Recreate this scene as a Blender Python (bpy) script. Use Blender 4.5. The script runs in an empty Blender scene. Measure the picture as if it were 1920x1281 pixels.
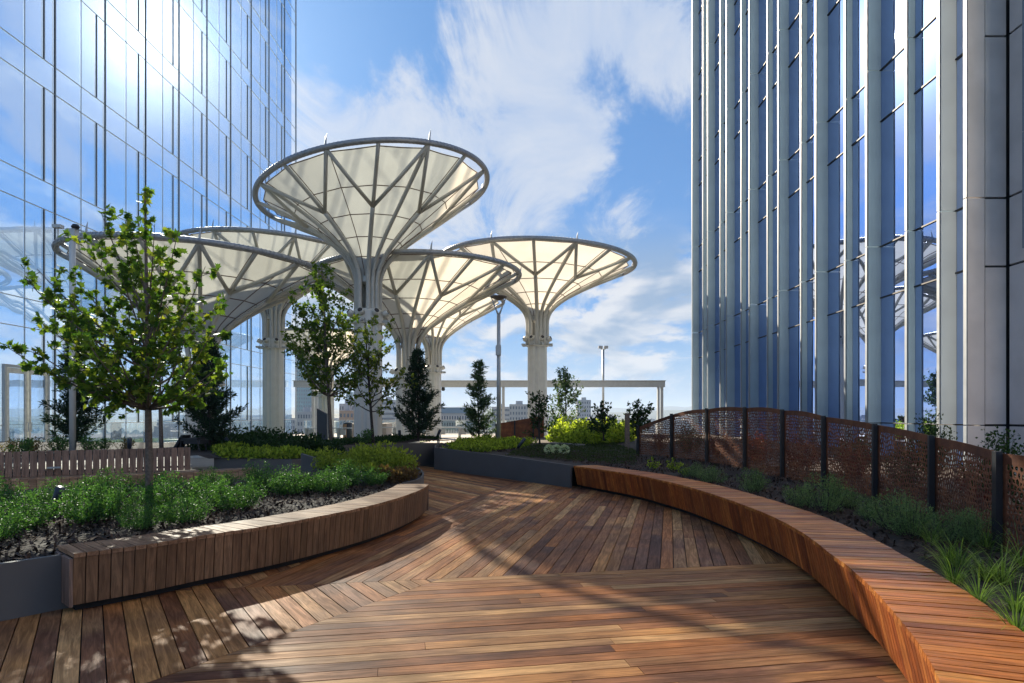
import bpy, math, random
import numpy as np
from mathutils import Vector, Matrix
R_ = random.Random(7)
rad = math.radians
S = bpy.context.scene
C = S.collection

# ------------------------------------------------------------------ camera, world, sun, exposure
F, CX, CY, EYE = 1240.0, 985.0, 778.0, 1.65
cam_d = bpy.data.cameras.new('camera'); cam = bpy.data.objects.new('camera', cam_d); C.objects.link(cam)
cam.location = (0, 0, EYE); cam.rotation_euler = (rad(90), 0, 0)
cam_d.sensor_width = 36; cam_d.lens = F / 1920 * 36
cam_d.shift_x = -25 / 1920; cam_d.shift_y = 137.5 / 1920
cam_d.clip_start = .05; cam_d.clip_end = 20000
S.camera = cam
SUN_AZ, SUN_EL = -29.5, 26.5          # degrees from +Y towards +X, and up
sdir = Vector((math.sin(rad(SUN_AZ)) * math.cos(rad(SUN_EL)), math.cos(rad(SUN_AZ)) * math.cos(rad(SUN_EL)), math.sin(rad(SUN_EL))))
sun_d = bpy.data.lights.new('sun', 'SUN'); sun_d.energy = 5.0; sun_d.angle = rad(.53); sun_d.color = (1, .85, .66)
sun = bpy.data.objects.new('sun', sun_d); C.objects.link(sun)
sun.rotation_euler = (-sdir).to_track_quat('-Z', 'Y').to_euler()
S.view_settings.view_transform = 'Standard'; S.view_settings.look = 'None'
S.view_settings.exposure = EXPO = 1.65; S.view_settings.gamma = 1
S.view_settings.use_curve_mapping = False
SKY_STR = .10
SKB = (.088, .190, .345)
S.cycles.max_bounces = 7; S.cycles.transparent_max_bounces = 12; S.cycles.glossy_bounces = 3
S.cycles.transmission_bounces = 4; S.cycles.diffuse_bounces = 3; S.cycles.volume_bounces = 0
S.cycles.caustics_reflective = False; S.cycles.caustics_refractive = False
S.cycles.sample_clamp_indirect = 6

class NT:
    """tiny node helper"""
    def __init__(s, tree): s.t = tree; tree.nodes.clear()
    def n(s, typ, **k):
        nd = s.t.nodes.new(typ)
        for a, b in k.items():
            if a.startswith('i_'):
                key = a[2:]; key = int(key) if key.isdigit() else key.replace('_', ' ')
                s.set(nd.inputs[key], b)
            else: setattr(nd, a, b)
        return nd
    def set(s, inp, b):
        if isinstance(b, bpy.types.NodeSocket): s.t.links.new(b, inp)
        elif isinstance(b, bpy.types.Node): s.t.links.new(b.outputs[0], inp)
        else: inp.default_value = b
    def math(s, op, a, b=0, c=0, clamp=False):
        nd = s.t.nodes.new('ShaderNodeMath'); nd.operation = op; nd.use_clamp = clamp
        for i, x in enumerate((a, b, c)): s.set(nd.inputs[i], x)
        return nd.outputs[0]
    def vec(s, op, a, b=(0, 0, 0)):
        nd = s.t.nodes.new('ShaderNodeVectorMath'); nd.operation = op
        s.set(nd.inputs[0], a); s.set(nd.inputs[1], b)
        return nd
    def mix(s, f, a, b, mode='MIX'):
        nd = s.t.nodes.new('ShaderNodeMix'); nd.data_type = 'RGBA'; nd.blend_type = mode
        s.set(nd.inputs['Factor'], f); s.set(nd.inputs['A'], a); s.set(nd.inputs['B'], b)
        return nd.outputs['Result']
    def smooth(s, v, a, b, lo=0, hi=1):
        nd = s.t.nodes.new('ShaderNodeMapRange'); nd.interpolation_type = 'SMOOTHSTEP'
        for k, x in zip(('Value', 'From Min', 'From Max', 'To Min', 'To Max'), (v, a, b, lo, hi)): s.set(nd.inputs[k], x)
        return nd.outputs[0]
    def ramp(s, f, stops, interp='LINEAR'):
        nd = s.t.nodes.new('ShaderNodeValToRGB'); cr = nd.color_ramp; cr.interpolation = interp
        while len(cr.elements) < len(stops): cr.elements.new(.5)
        for e, (p, c) in zip(cr.elements, stops): e.position = p; e.color = (*c, 1)
        s.set(nd.inputs[0], f); return nd.outputs[0]

def c3(t): return (*t, 1)

world = bpy.data.worlds.new('World'); S.world = world; world.use_nodes = True
N = NT(world.node_tree)
sky = N.n('ShaderNodeTexSky'); sky.sky_type = 'NISHITA'; sky.sun_disc = False
sky.sun_elevation = rad(SUN_EL); sky.sun_rotation = rad(SUN_AZ); sky.altitude = 100; sky.air_density = 1.0; sky.dust_density = .6; sky.ozone_density = 2.5
tc = N.n('ShaderNodeTexCoord'); gen = tc.outputs['Generated']
d = N.vec('NORMALIZE', gen).outputs[0]
sep = N.n('ShaderNodeSeparateXYZ', i_0=d); dx, dy, dz = sep.outputs
up = N.math('MAXIMUM', dz, 0.0)
den = N.math('ADD', up, .16)
pl = N.n('ShaderNodeCombineXYZ', i_0=N.math('DIVIDE', dx, den), i_1=N.math('DIVIDE', dy, den), i_2=0.0)
nz1 = N.n('ShaderNodeTexNoise', i_Vector=pl, i_Scale=.95, i_Detail=12.0, i_Roughness=.62, i_Distortion=.8)
nz2 = N.n('ShaderNodeTexNoise', i_Vector=N.vec('MULTIPLY', pl, (1.2, .5, 1)).outputs[0], i_Scale=3.0, i_Detail=12.0, i_Roughness=.68, i_Distortion=.7)
def blob(px, py, k, amp):
    v = Vector(((px - CX) / F, 1, (CY - py) / F)).normalized()
    dt = N.vec('DOT_PRODUCT', d, tuple(v)).outputs['Value']
    e = N.math('MULTIPLY', N.math('SUBTRACT', dt, 1.0), float(k))
    return N.math('MULTIPLY', N.math('POWER', 2.718, e), float(amp))
bias = None
for b in [(1150, 80, 150, .17), (1240, 40, 200, .10), (1030, 90, 300, .05), (760, 235, 110, .13), (620, 290, 150, .12), (900, 290, 160, .10), (1030, 250, 260, .09), (1105, 255, 700, .14), (1060, 320, 500, .09), (1010, 370, 380, .08), (700, 190, 200, .06),
          (650, 80, 160, -.24), (900, 60, 260, -.04), (1240, 330, 260, -.10), (1130, 165, 900, -.17), (1215, 250, 900, -.10), (1240, 440, 300, -.06), (950, 420, 300, -.02), (60, 330, 90, -.14), (1600, 250, 60, -.10),
          (200, 130, 110, .20), (420, 230, 90, .14), (60, 220, 300, .12), (-500, 300, 20, .10), (2600, 200, 8, .08)]:
    q = blob(*b); bias = q if bias is None else N.math('ADD', bias, q)
m1 = N.math('ADD', N.math('ADD', N.math('MULTIPLY', nz1.outputs[0], .72), N.math("MULTIPLY", N.math("SUBTRACT", nz2.outputs[0], .5), 1.05)), bias)
cir = N.smooth(m1, .33, .56)
# cumulus bank towards the horizon
az = N.math('ARCTAN2', dx, dy)
cv = N.n('ShaderNodeCombineXYZ', i_0=az, i_1=N.math('MULTIPLY', dz, 2.6), i_2=.35)
cz = N.n('ShaderNodeTexNoise', i_Vector=cv, i_Scale=6.4, i_Detail=14.0, i_Roughness=.60, i_Distortion=.25)
cvs = N.n('ShaderNodeCombineXYZ', i_0=N.math('SUBTRACT', az, .012), i_1=N.math('ADD', N.math('MULTIPLY', dz, 2.6), .045), i_2=.35)
cz2 = N.n('ShaderNodeTexNoise', i_Vector=cvs, i_Scale=6.4, i_Detail=8.0, i_Roughness=.5, i_Distortion=.25)
band = N.math('MULTIPLY', N.smooth(dz, .0, .05), N.smooth(dz, .19, .30, 1, 0))
cub = N.math('ADD', cz.outputs[0], N.math('ADD', blob(1200, 610, 120, .075), blob(860, 470, 260, .08)))
cum = N.math('MULTIPLY', N.smooth(cub, .47, .57), band)
shade = N.smooth(cz2.outputs[0], .44, .62)
u = 1 / (SKY_STR * 2 ** EXPO)
cw = lambda r, g, b: (r * u, g * u, b * u, 1)
cumcol = N.mix(shade, cw(.86, .86, .88), cw(.30, .43, .62))
cir_col = N.mix(N.smooth(nz2.outputs[0], .35, .7), cw(.52, .63, .83), cw(.72, .77, .86))
# deepen the blue a little, as seen through dry air
skg = N.n('ShaderNodeGamma', i_0=sky.outputs[0], i_1=.42)
blue = N.mix(1.0, skg, (SKB[0] * u, SKB[1] * u, SKB[2] * u, 1), 'MULTIPLY')
hz = N.smooth(dz, .0, .16, 1, 0)
base = N.mix(N.math('MULTIPLY', hz, .45), blue, cw(.62, .74, .88))
colr = N.mix(N.math('MULTIPLY', cir, .92), base, cir_col)
colr = N.mix(N.math('MULTIPLY', cum, .9), colr, cumcol)
# glow of air and thin cloud round the sun
dts = N.vec('DOT_PRODUCT', d, tuple(sdir)).outputs['Value']
g1 = N.math('POWER', 2.718, N.math('MULTIPLY', N.math('SUBTRACT', dts, 1.0), 420.0))
g2 = N.math('POWER', 2.718, N.math('MULTIPLY', N.math('SUBTRACT', dts, 1.0), 45.0))
glow = N.math('ADD', N.math('MULTIPLY', g1, 3.0 * u), N.math('MULTIPLY', g2, .22 * u))
colr = N.mix(1.0, colr, N.n('ShaderNodeCombineColor', i_0=glow, i_1=glow, i_2=glow), 'ADD')
bg = N.n('ShaderNodeBackground', i_Color=colr, i_Strength=SKY_STR)
N.n('ShaderNodeOutputWorld', i_Surface=bg)

# ------------------------------------------------------------------ materials
MATS = {}
def mat(name):
    m = bpy.data.materials.new(name); m.use_nodes = True; MATS[name] = m
    return m, NT(m.node_tree)
def plain(name, col, rough=.6, metal=0.0, var=.12, scale=6.0, bump=.0, bscale=60.0, coat=0):
    m, N = mat(name)
    t = N.n('ShaderNodeTexCoord')
    n1 = N.n('ShaderNodeTexNoise', i_Vector=t.outputs['Object'], i_Scale=scale, i_Detail=6.0)
    f = N.smooth(n1.outputs[0], .3, .7)
    c = N.mix(f, tuple(x * (1 - var) for x in col) + (1,), tuple(min(1, x * (1 + var)) for x in col) + (1,))
    b = N.n('ShaderNodeBsdfPrincipled', i_Base_Color=c, i_Metallic=metal)
    b.inputs['Roughness'].default_value = rough
    N.set(b.inputs['Roughness'], N.smooth(n1.outputs[0], .2, .8, rough * .85, min(1, rough * 1.15)))
    if bump:
        n2 = N.n('ShaderNodeTexNoise', i_Vector=t.outputs['Object'], i_Scale=bscale, i_Detail=4.0)
        bp = N.n('ShaderNodeBump', i_Height=n2.outputs[0], i_Strength=bump, i_Distance=.02); N.set(b.inputs['Normal'], bp)
    N.n('ShaderNodeOutputMaterial', i_Surface=b)
    return m
def wood(name, stops, rough=.5, gscale=1.0, spec=.4, axis=0):
    m, N = mat(name)
    t = N.n('ShaderNodeTexCoord'); oi = N.n('ShaderNodeObjectInfo'); rnd = oi.outputs['Random']
    sc = [14.0, 14.0, 14.0]; sc[axis] = 1.1
    off = N.n('ShaderNodeCombineXYZ', i_0=N.math('MULTIPLY', rnd, 37.0), i_1=N.math('MULTIPLY', rnd, 91.0), i_2=N.math('MULTIPLY', rnd, 13.0))
    v = N.vec('ADD', N.vec('MULTIPLY', t.outputs['Object'], tuple(x * gscale for x in sc)).outputs[0], off).outputs[0]
    g1 = N.n('ShaderNodeTexNoise', i_Vector=v, i_Scale=1.6, i_Detail=7.0, i_Roughness=.62, i_Distortion=1.2)
    sc2 = [60.0, 60.0, 60.0]; sc2[axis] = 2.5
    v2 = N.vec('ADD', N.vec('MULTIPLY', t.outputs['Object'], tuple(sc2)).outputs[0], off).outputs[0]
    g2 = N.n('ShaderNodeTexNoise', i_Vector=v2, i_Scale=3.0, i_Detail=4.0, i_Roughness=.6)
    big = N.n('ShaderNodeTexNoise', i_Vector=N.vec('ADD', t.outputs['Object'], off).outputs[0], i_Scale=1.3, i_Detail=2.0)
    tone = N.ramp(N.math('ADD', rnd, N.math('MULTIPLY', N.math('SUBTRACT', big.outputs[0], .5), .25), clamp=True), stops)
    dark = N.mix(N.smooth(g1.outputs[0], .35, .68), (.62, .59, .56, 1), (1.25, 1.24, 1.22, 1))
    fine = N.mix(N.smooth(g2.outputs[0], .3, .7), (.83, .81, .79, 1), (1.10, 1.10, 1.10, 1))
    gp_ = N.n('ShaderNodeNewGeometry'); wn = N.n('ShaderNodeTexNoise', i_Vector=gp_.outputs['Position'], i_Scale=1.1, i_Detail=5.0)
    wear = N.mix(N.smooth(wn.outputs[0], .35, .65), (.80, .80, .82, 1), (1.08, 1.06, 1.04, 1))
    col = N.mix(1.0, N.mix(1.0, N.mix(1.0, tone, dark, 'MULTIPLY'), fine, 'MULTIPLY'), wear, 'MULTIPLY')
    h = N.math('ADD', N.math('MULTIPLY', g1.outputs[0], .6), N.math('MULTIPLY', g2.outputs[0], .5))
    bp = N.n('ShaderNodeBump', i_Height=h, i_Strength=.35, i_Distance=.004)
    b = N.n('ShaderNodeBsdfPrincipled', i_Base_Color=col, i_Normal=bp)
    N.set(b.inputs['Roughness'], N.smooth(g1.outputs[0], .2, .8, rough + .1, rough - .08))
    b.inputs['Specular IOR Level'].default_value = spec
    N.n('ShaderNodeOutputMaterial', i_Surface=b)
    return m
def leaf(name, a, b_, trans=.45, rough=.45, yel=None):
    m, N = mat(name)
    g = N.n('ShaderNodeNewGeometry'); r = g.outputs['Random Per Island']; oi = N.n('ShaderNodeObjectInfo')
    rr = N.math('FRACT', N.math('ADD', r, oi.outputs['Random']))
    stops = [(0, a), (.85, b_)] + ([(1, yel)] if yel else [])
    c = N.ramp(rr, stops)
    p = N.n('ShaderNodeBsdfPrincipled', i_Base_Color=c, i_Roughness=rough)
    p.inputs['Specular IOR Level'].default_value = .08
    tr = N.n('ShaderNodeBsdfTranslucent', i_Color=N.mix(1.0, c, (1.6, 1.75, .8, 1), 'MULTIPLY'))
    mx = N.n('ShaderNodeMixShader', i_0=trans, i_1=p, i_2=tr)
    N.n('ShaderNodeOutputMaterial', i_Surface=mx)
    return m

deck_wood = wood('deck_hardwood', [(0, (.12, .048, .028)), (.14, (.46, .17, .050)), (.28, (.19, .085, .048)), (.42, (.60, .28, .090)), (.56, (.32, .125, .050)), (.70, (.66, .36, .145)), (.84, (.22, .095, .050)), (1, (.54, .205, .060))], .62, spec=.14)
seat_wood = wood('bench_hardwood', [(0, (.30, .080, .018)), (.25, (.62, .20, .040)), (.5, (.42, .125, .026)), (.75, (.74, .30, .070)), (1, (.52, .155, .030))], .55, spec=.18)
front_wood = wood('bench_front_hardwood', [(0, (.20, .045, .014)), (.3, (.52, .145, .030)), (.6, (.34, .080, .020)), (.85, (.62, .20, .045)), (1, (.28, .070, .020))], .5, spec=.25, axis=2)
pale_wood = wood('weathered_hardwood', [(0, (.34, .20, .12)), (.4, (.50, .31, .19)), (.7, (.40, .245, .15)), (1, (.56, .37, .24))], .55)
pale_wood_v = wood('weathered_slat_wood', [(0, (.22, .14, .105)), (.4, (.33, .215, .16)), (.7, (.26, .17, .13)), (1, (.37, .25, .185))], .6, axis=2)
dark_under = plain('shadow_joist', (.012, .011, .011), .9)
steel = plain('grey_planter_steel', (.105, .098, .092), .65, .0, .10, 2.0, .08, 30)
white_steel = plain('white_painted_steel', (.66, .66, .62), .38, 0, .04, 3.0)
rim_steel = plain('galvanised_rim', (.36, .37, .38), .42, .35, .14, 10)
rib_steel = plain('white_rib_steel', (.50, .50, .465), .42, 0, .05, 4)
black_m = plain('matte_black', (.012, .013, .016), .5, 0, .2)
seam_m = plain('brown_webbing', (.16, .105, .08), .8)
alu = plain('brushed_aluminium', (.46, .48, .48), .4, .3, .06, 5)
alu_light = plain('light_aluminium', (.50, .52, .51), .4, .2, .05, 5)
dark_gap = plain('gasket_and_fin_shade', (.018, .019, .022), .6)
panel_grey = plain('fluted_grey_panel', (.50, .61, .67), .5, .05, .06, 1.2, .05, 90)
edge_m = plain('fin_edge_aluminium', (.20, .235, .27), .5, .1, .05, 5)
panel_tan = plain('warm_grey_stone_panel', (.66, .62, .59), .55, 0, .08, 1.5, .12, 70)
cream_m = plain('cream_door_frame', (.80, .78, .68), .45)
mulch_m = plain('dark_mulch', (.034, .021, .014), 1.0, 0, .6, 30, .2, 140)
chip_m = plain('mulch_chip', (.060, .033, .020), .9, 0, .6, 3)
soil_green = plain('mossy_ground', (.050, .060, .022), .95, 0, .5, 9, .8, 50)
lawn_m = plain('lawn_ground', (.10, .125, .035), .95, 0, .35, 12, .6, 90)
pave_m = plain('pale_concrete', (.34, .305, .265), .8, 0, .10, 2, .1, 60)
bark_m = plain('grey_bark', (.16, .12, .095), .9, 0, .3, 30, .8, 70)
darkbark_m = plain('dark_bark', (.045, .035, .03), .9, 0, .3, 30, .6, 70)
pole_m = plain('grey_lamp_pole', (.46, .47, .46), .45, .3, .06)
lamp_brown = plain('lamp_disc_brown', (.16, .12, .10), .6)
pylon_m = plain('dark_blue_pylon', (.022, .032, .048), .42, .1, .15, 1.5)
city_wall = plain('pale_city_wall', (.42, .40, .38), .8, 0, .06, .05)
city_beige = plain('beige_city_wall', (.44, .40, .36), .8, 0, .06, .05)
city_win = plain('city_window', (.05, .07, .10), .2)
city_teal = plain('teal_tower_glass', (.10, .22, .26), .25, .3, .1, .05)
city_roof = plain('blue_green_roof', (.14, .21, .24), .7)
city_orange = plain('orange_brick_wall', (.42, .24, .14), .85)
hill_m = plain('wooded_hill', (.040, .062, .034), 1.0, 0, .35, .02)
valley_m = plain('wooded_valley_floor', (.060, .075, .050), 1.0, 0, .35, .01)
city_grey = plain('grey_city_wall', (.34, .35, .37), .8, 0, .06, .05)

m, N = mat('canopy_membrane')
t = N.n('ShaderNodeTexCoord')
n1 = N.n('ShaderNodeTexNoise', i_Vector=t.outputs['Object'], i_Scale=.8, i_Detail=5.0)
cc = N.mix(N.smooth(n1.outputs[0], .3, .7), (.60, .585, .535, 1), (.68, .665, .61, 1))
di = N.n('ShaderNodeBsdfDiffuse', i_Color=cc); tr = N.n('ShaderNodeBsdfTranslucent', i_Color=N.mix(1.0, cc, (.98, .97, .93, 1), 'MULTIPLY'))
N.n('ShaderNodeOutputMaterial', i_Surface=N.n('ShaderNodeMixShader', i_0=.5, i_1=di, i_2=tr)); membrane = m

m, N = mat('coated_curtain_glass')
t = N.n('ShaderNodeTexCoord'); oi = N.n('ShaderNodeObjectInfo')
nv = N.vec('ADD', t.outputs['Object'], N.n('ShaderNodeCombineXYZ', i_0=N.math('MULTIPLY', oi.outputs['Random'], 50.0), i_1=0.0, i_2=0.0)).outputs[0]
wv = N.n('ShaderNodeTexNoise', i_Vector=nv, i_Scale=.9, i_Detail=1.0)
bp = N.n('ShaderNodeBump', i_Height=wv.outputs[0], i_Strength=.03, i_Distance=.10)
gl = N.n('ShaderNodeBsdfGlossy', i_Color=(.66, .80, 1.0, 1), i_Roughness=.004, i_Normal=bp)
tp = N.n('ShaderNodeBsdfTransparent', i_Color=(.90, .96, 1.0, 1))
N.n('ShaderNodeOutputMaterial', i_Surface=N.n('ShaderNodeMixShader', i_0=.31, i_1=tp, i_2=gl)); left_glass = m

m, N = mat('blue_mirror_glass')
t = N.n('ShaderNodeTexCoord'); oi = N.n('ShaderNodeObjectInfo')
nv = N.vec('ADD', t.outputs['Object'], N.n('ShaderNodeCombineXYZ', i_0=N.math('MULTIPLY', oi.outputs['Random'], 50.0), i_1=0.0, i_2=0.0)).outputs[0]
wv = N.n('ShaderNodeTexNoise', i_Vector=nv, i_Scale=.8, i_Detail=1.0)
bp = N.n('ShaderNodeBump', i_Height=wv.outputs[0], i_Strength=.035, i_Distance=.08)
gl = N.n('ShaderNodeBsdfGlossy', i_Color=(.44, .57, .92, 1), i_Roughness=.006, i_Normal=bp)
df = N.n('ShaderNodeBsdfDiffuse', i_Color=(.015, .03, .07, 1))
N.n('ShaderNodeOutputMaterial', i_Surface=N.n('ShaderNodeMixShader', i_0=.88, i_1=df, i_2=gl)); right_glass = m

m, N = mat('clear_railing_glass')
N.n('ShaderNodeOutputMaterial', i_Surface=N.n('ShaderNodeMixShader', i_0=.12, i_1=N.n('ShaderNodeBsdfTransparent', i_Color=(.88, .94, .93, 1)), i_2=N.n('ShaderNodeBsdfGlossy', i_Color=(.9, .95, 1, 1), i_Roughness=.02))); rail_glass = m

m, N = mat('rusted_corten')
t = N.n('ShaderNodeTexCoord')
n1 = N.n('ShaderNodeTexNoise', i_Vector=t.outputs['Object'], i_Scale=5.0, i_Detail=8.0)
n2 = N.n('ShaderNodeTexNoise', i_Vector=t.outputs['Object'], i_Scale=60.0, i_Detail=4.0)
cc = N.ramp(N.math('ADD', N.math('MULTIPLY', n1.outputs[0], .7), N.math('MULTIPLY', n2.outputs[0], .3)), [(.3, (.070, .024, .014)), (.5, (.17, .056, .022)), (.72, (.30, .11, .040))])
N.n('ShaderNodeOutputMaterial', i_Surface=N.n('ShaderNodeBsdfPrincipled', i_Base_Color=cc, i_Roughness=.75, i_Metallic=.15)); corten = m

leaf_maple = leaf('maple_leaf', (.035, .085, .018), (.16, .23, .035), .5, .4, (.42, .40, .05))
leaf_tree = leaf('small_tree_leaf', (.055, .11, .025), (.17, .24, .04), .55, .4, (.28, .28, .05))
leaf_box = leaf('shrub_leaf', (.028, .095, .032), (.12, .23, .06), .42, .4)
leaf_blue = leaf('rosemary_leaf', (.07, .13, .055), (.20, .28, .12), .35, .5)
leaf_lime = leaf('lime_groundcover_leaf', (.07, .12, .018), (.40, .46, .06), .5, .5)
leaf_dark = leaf('dark_hedge_leaf', (.014, .038, .014), (.035, .070, .022), .3, .45)
leaf_con = leaf('conifer_needle', (.016, .036, .026), (.040, .075, .040), .18, .6)
leaf_conl = leaf('light_conifer_needle', (.045, .085, .040), (.10, .16, .07), .25, .6)
leaf_red = leaf('maroon_leaf', (.075, .012, .018), (.16, .030, .030), .4, .5)
leaf_grass = leaf('lily_turf_blade', (.035, .085, .018), (.24, .34, .08), .45, .4)
leaf_pale = leaf('pale_flower', (.50, .55, .34), (.70, .72, .58), .3, .7)

# ------------------------------------------------------------------ geometry helpers
class MB:
    def __init__(s): s.v = []; s.f = []
    def add(s, vs, fs):
        o = len(s.v); s.v += [tuple(p) for p in vs]; s.f += [tuple(i + o for i in f) for f in fs]; return s
    def box(s, c, size, rz=0.0, M=None):
        hx, hy, hz = (x / 2 for x in size); cs, sn = math.cos(rz), math.sin(rz); vs = []
        for z in (-hz, hz):
            for x, y in ((-hx, -hy), (hx, -hy), (hx, hy), (-hx, hy)):
                p = Vector((x, y, z))
                if M is not None: p = M @ p
                else: p = Vector((x * cs - y * sn, x * sn + y * cs, z))
                vs.append((c[0] + p[0], c[1] + p[1], c[2] + p[2]))
        return s.add(vs, [(3, 2, 1, 0), (4, 5, 6, 7), (0, 1, 5, 4), (1, 2, 6, 5), (2, 3, 7, 6), (3, 0, 4, 7)])
    def prism(s, poly, z0, z1, z1s=None):
        n = len(poly)
        a = sum(poly[i][0] * poly[(i + 1) % n][1] - poly[(i + 1) % n][0] * poly[i][1] for i in range(n))
        if a < 0: poly = poly[::-1]; z1s = z1s[::-1] if z1s else None
        vs = [(p[0], p[1], z0) for p in poly] + [(p[0], p[1], z1s[i] if z1s else z1) for i, p in enumerate(poly)]
        return s.add(vs, [tuple(range(n))[::-1], tuple(range(n, 2 * n))] + [(i, (i + 1) % n, n + (i + 1) % n, n + i) for i in range(n)])
    def tube(s, path, r, n=8, caps=True):
        P = [Vector(p) for p in path]; k = len(P); rs = r if isinstance(r, (list, tuple)) else [r] * k
        vs = []; ref = None
        for i, p in enumerate(P):
            t = (P[min(i + 1, k - 1)] - P[max(i - 1, 0)]).normalized()
            if ref is None: ref = Vector((0, 0, 1)) if abs(t.z) < .9 else Vector((1, 0, 0))
            a = (ref - t * ref.dot(t)).normalized(); b = t.cross(a); ref = a
            for j in range(n):
                q = 2 * math.pi * j / n; vs.append(p + (a * math.cos(q) + b * math.sin(q)) * rs[i])
        fs = [(i * n + j, i * n + (j + 1) % n, (i + 1) * n + (j + 1) % n, (i + 1) * n + j) for i in range(k - 1) for j in range(n)]
        if caps: fs += [tuple(range(n))[::-1], tuple(range((k - 1) * n, k * n))]
        return s.add(vs, fs)
    def lathe(s, prof, c=(0, 0, 0), n=16, M=None):
        vs = []
        for r, z in prof:
            for j in range(n):
                q = 2 * math.pi * j / n; p = Vector((r * math.cos(q), r * math.sin(q), z))
                if M is not None: p = M @ p
                vs.append((p[0] + c[0], p[1] + c[1], p[2] + c[2]))
        k = len(prof)
        fs = [(i * n + j, i * n + (j + 1) % n, (i + 1) * n + (j + 1) % n, (i + 1) * n + j) for i in range(k - 1) for j in range(n)]
        return s.add(vs, fs + [tuple(range(n))[::-1], tuple(range((k - 1) * n, k * n))])

def mesh(name, mb, m, smooth=False, off=(0, 0, 0)):
    me = bpy.data.meshes.new(name)
    v = mb.v if off == (0, 0, 0) else [(a - off[0], b - off[1], c - off[2]) for a, b, c in mb.v]
    me.from_pydata(v, [], mb.f); me.update()
    if smooth: me.polygons.foreach_set('use_smooth', [True] * len(me.polygons))
    me.materials.append(m); return me
def obj(name, data, parent=None, loc=(0, 0, 0), rot=(0, 0, 0), sc=None, **props):
    o = bpy.data.objects.new(name, data); C.objects.link(o)
    o.location = loc; o.rotation_euler = rot
    if sc is not None: o.scale = sc if isinstance(sc, tuple) else (sc,) * 3
    if parent is not None: o.parent = parent
    for k, v in props.items(): o[k] = v
    return o
def part(name, mb, m, parent, smooth=False, world=True, **props):
    """mesh given in world coordinates, hung under a thing that stands at parent.location"""
    off = tuple(parent.location) if (parent is not None and world) else (0, 0, 0)
    return obj(name, mesh(name, mb, m, smooth, off), parent, **props)
def thing(name, label, cat, loc=(0, 0, 0), rz=0.0, group=None):
    o = obj(name, None, None, loc, (0, 0, rz), label=label, category=cat)
    o.empty_display_size = .2
    if group: o['group'] = group
    return o
def struct(name, mb, m, smooth=False):
    return obj(name, mesh(name, mb, m, smooth), kind='structure')
def single(name, mb, m, label, cat, loc=(0, 0, 0), smooth=False, **props):
    return obj(name, mesh(name, mb, m, smooth, tuple(loc)), None, loc, label=label, category=cat, **props)
def at(px, py, Y): return Vector(((px - CX) * Y / F, Y, EYE + (CY - py) * Y / F))
def lerp(a, b, t): return a + (b - a) * t
def sstep(x, a, b):
    t = max(0, min(1, (x - a) / (b - a))); return t * t * (3 - 2 * t)

def clip(poly, nx, ny, c):
    """keep the side nx*x+ny*y <= c"""
    out = []; n = len(poly)
    for i in range(n):
        p, q = poly[i], poly[(i + 1) % n]; a = nx * p[0] + ny * p[1] - c; b = nx * q[0] + ny * q[1] - c
        if a <= 0: out.append(p)
        if (a < 0 < b) or (b < 0 < a):
            t = a / (a - b); out.append((p[0] + (q[0] - p[0]) * t, p[1] + (q[1] - p[1]) * t))
    return out
def resample(pts, step):
    """Catmull-Rom through pts, then points every step metres"""
    P = [Vector((*p, 0)) if len(p) == 2 else Vector(p) for p in pts]; P = [2 * P[0] - P[1]] + P + [2 * P[-1] - P[-2]]
    fine = []
    for i in range(1, len(P) - 2):
        for k in range(24):
            t = k / 24; a, b, c, d_ = P[i - 1], P[i], P[i + 1], P[i + 2]
            fine.append(.5 * ((2 * b) + (c - a) * t + (2 * a - 5 * b + 4 * c - d_) * t * t + (3 * b - a - 3 * c + d_) * t ** 3))
    fine.append(P[-2])
    out = [fine[0]]; acc = 0
    for a, b in zip(fine, fine[1:]):
        L = (b - a).length
        while L > 0 and acc + L >= step:
            t = (step - acc) / L; a = a.lerp(b, t); out.append(a); L = (b - a).length; acc = 0
        acc += L
    return out
def normals(pts):
    res = []
    for i in range(len(pts)):
        t = (pts[min(i + 1, len(pts) - 1)] - pts[max(i - 1, 0)]); t.z = 0; t.normalize(); res.append(Vector((-t.y, t.x, 0)))
    return res                        # to the left of travel

# ------------------------------------------------------------------ ground and deck
g = MB(); g.box((-3.5, 26, -.55), (32, 66, 1.0)); slab = struct('terrace_floor', g, dark_under)
under = MB(); under.prism([(-6.5, .2), (3.6, .2), (3.6, 26), (-6.5, 26)], -.05, -.036)
deck = struct('deck', under, dark_under)
W = .1433
def unit(x, y): l = math.hypot(x, y); return (x / l, y / l)
dA, dB, dC = unit(-813, 1240), unit(270, 1240), unit(6615, 1240)
V0 = (-.849, 6.665)                       # where the three board fields meet
dL2 = unit(710, 1240)
def halfplane(p, dr, side):               # side=+1: left of the direction
    nx, ny = dr[1], -dr[0]                # nx*x+ny*y <= c  is the left side
    if side < 0: nx, ny = -nx, -ny
    return (nx, ny, nx * p[0] + ny * p[1])
g3 = (-1.72, 10.4); dL3 = unit(.25, 1)
FIELDS = [
    (dA, [halfplane(V0, dC, -1), halfplane(V0, dL2, 1), (-1, 0, 6.4), (0, -1, -2.2)], (0, 9)),
    (dB, [halfplane(V0, dC, 1), halfplane(g3, dL3, -1), (1, 0, 3.3), (-1, 0, 4.8), (.805, .598, .805 * 1.3 + .598 * 15.1), ], (1.8, 4.2)),
    (dC, [halfplane(V0, dC, -1), halfplane(V0, dL2, -1), (1, 0, 3.3), (-1, 0, 4.5), (0, -1, -2.3)], (1.6, 4.4)),
    (dA, [halfplane(g3, dL3, 1), halfplane(V0, dC, 1), (-1, 0, 4.9), (0, 1, 25.5), (.805, .598, .805 * 1.3 + .598 * 15.1), (1, 0, 2.0)], (1.8, 4.2)),
]
gap = .0090
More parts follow.
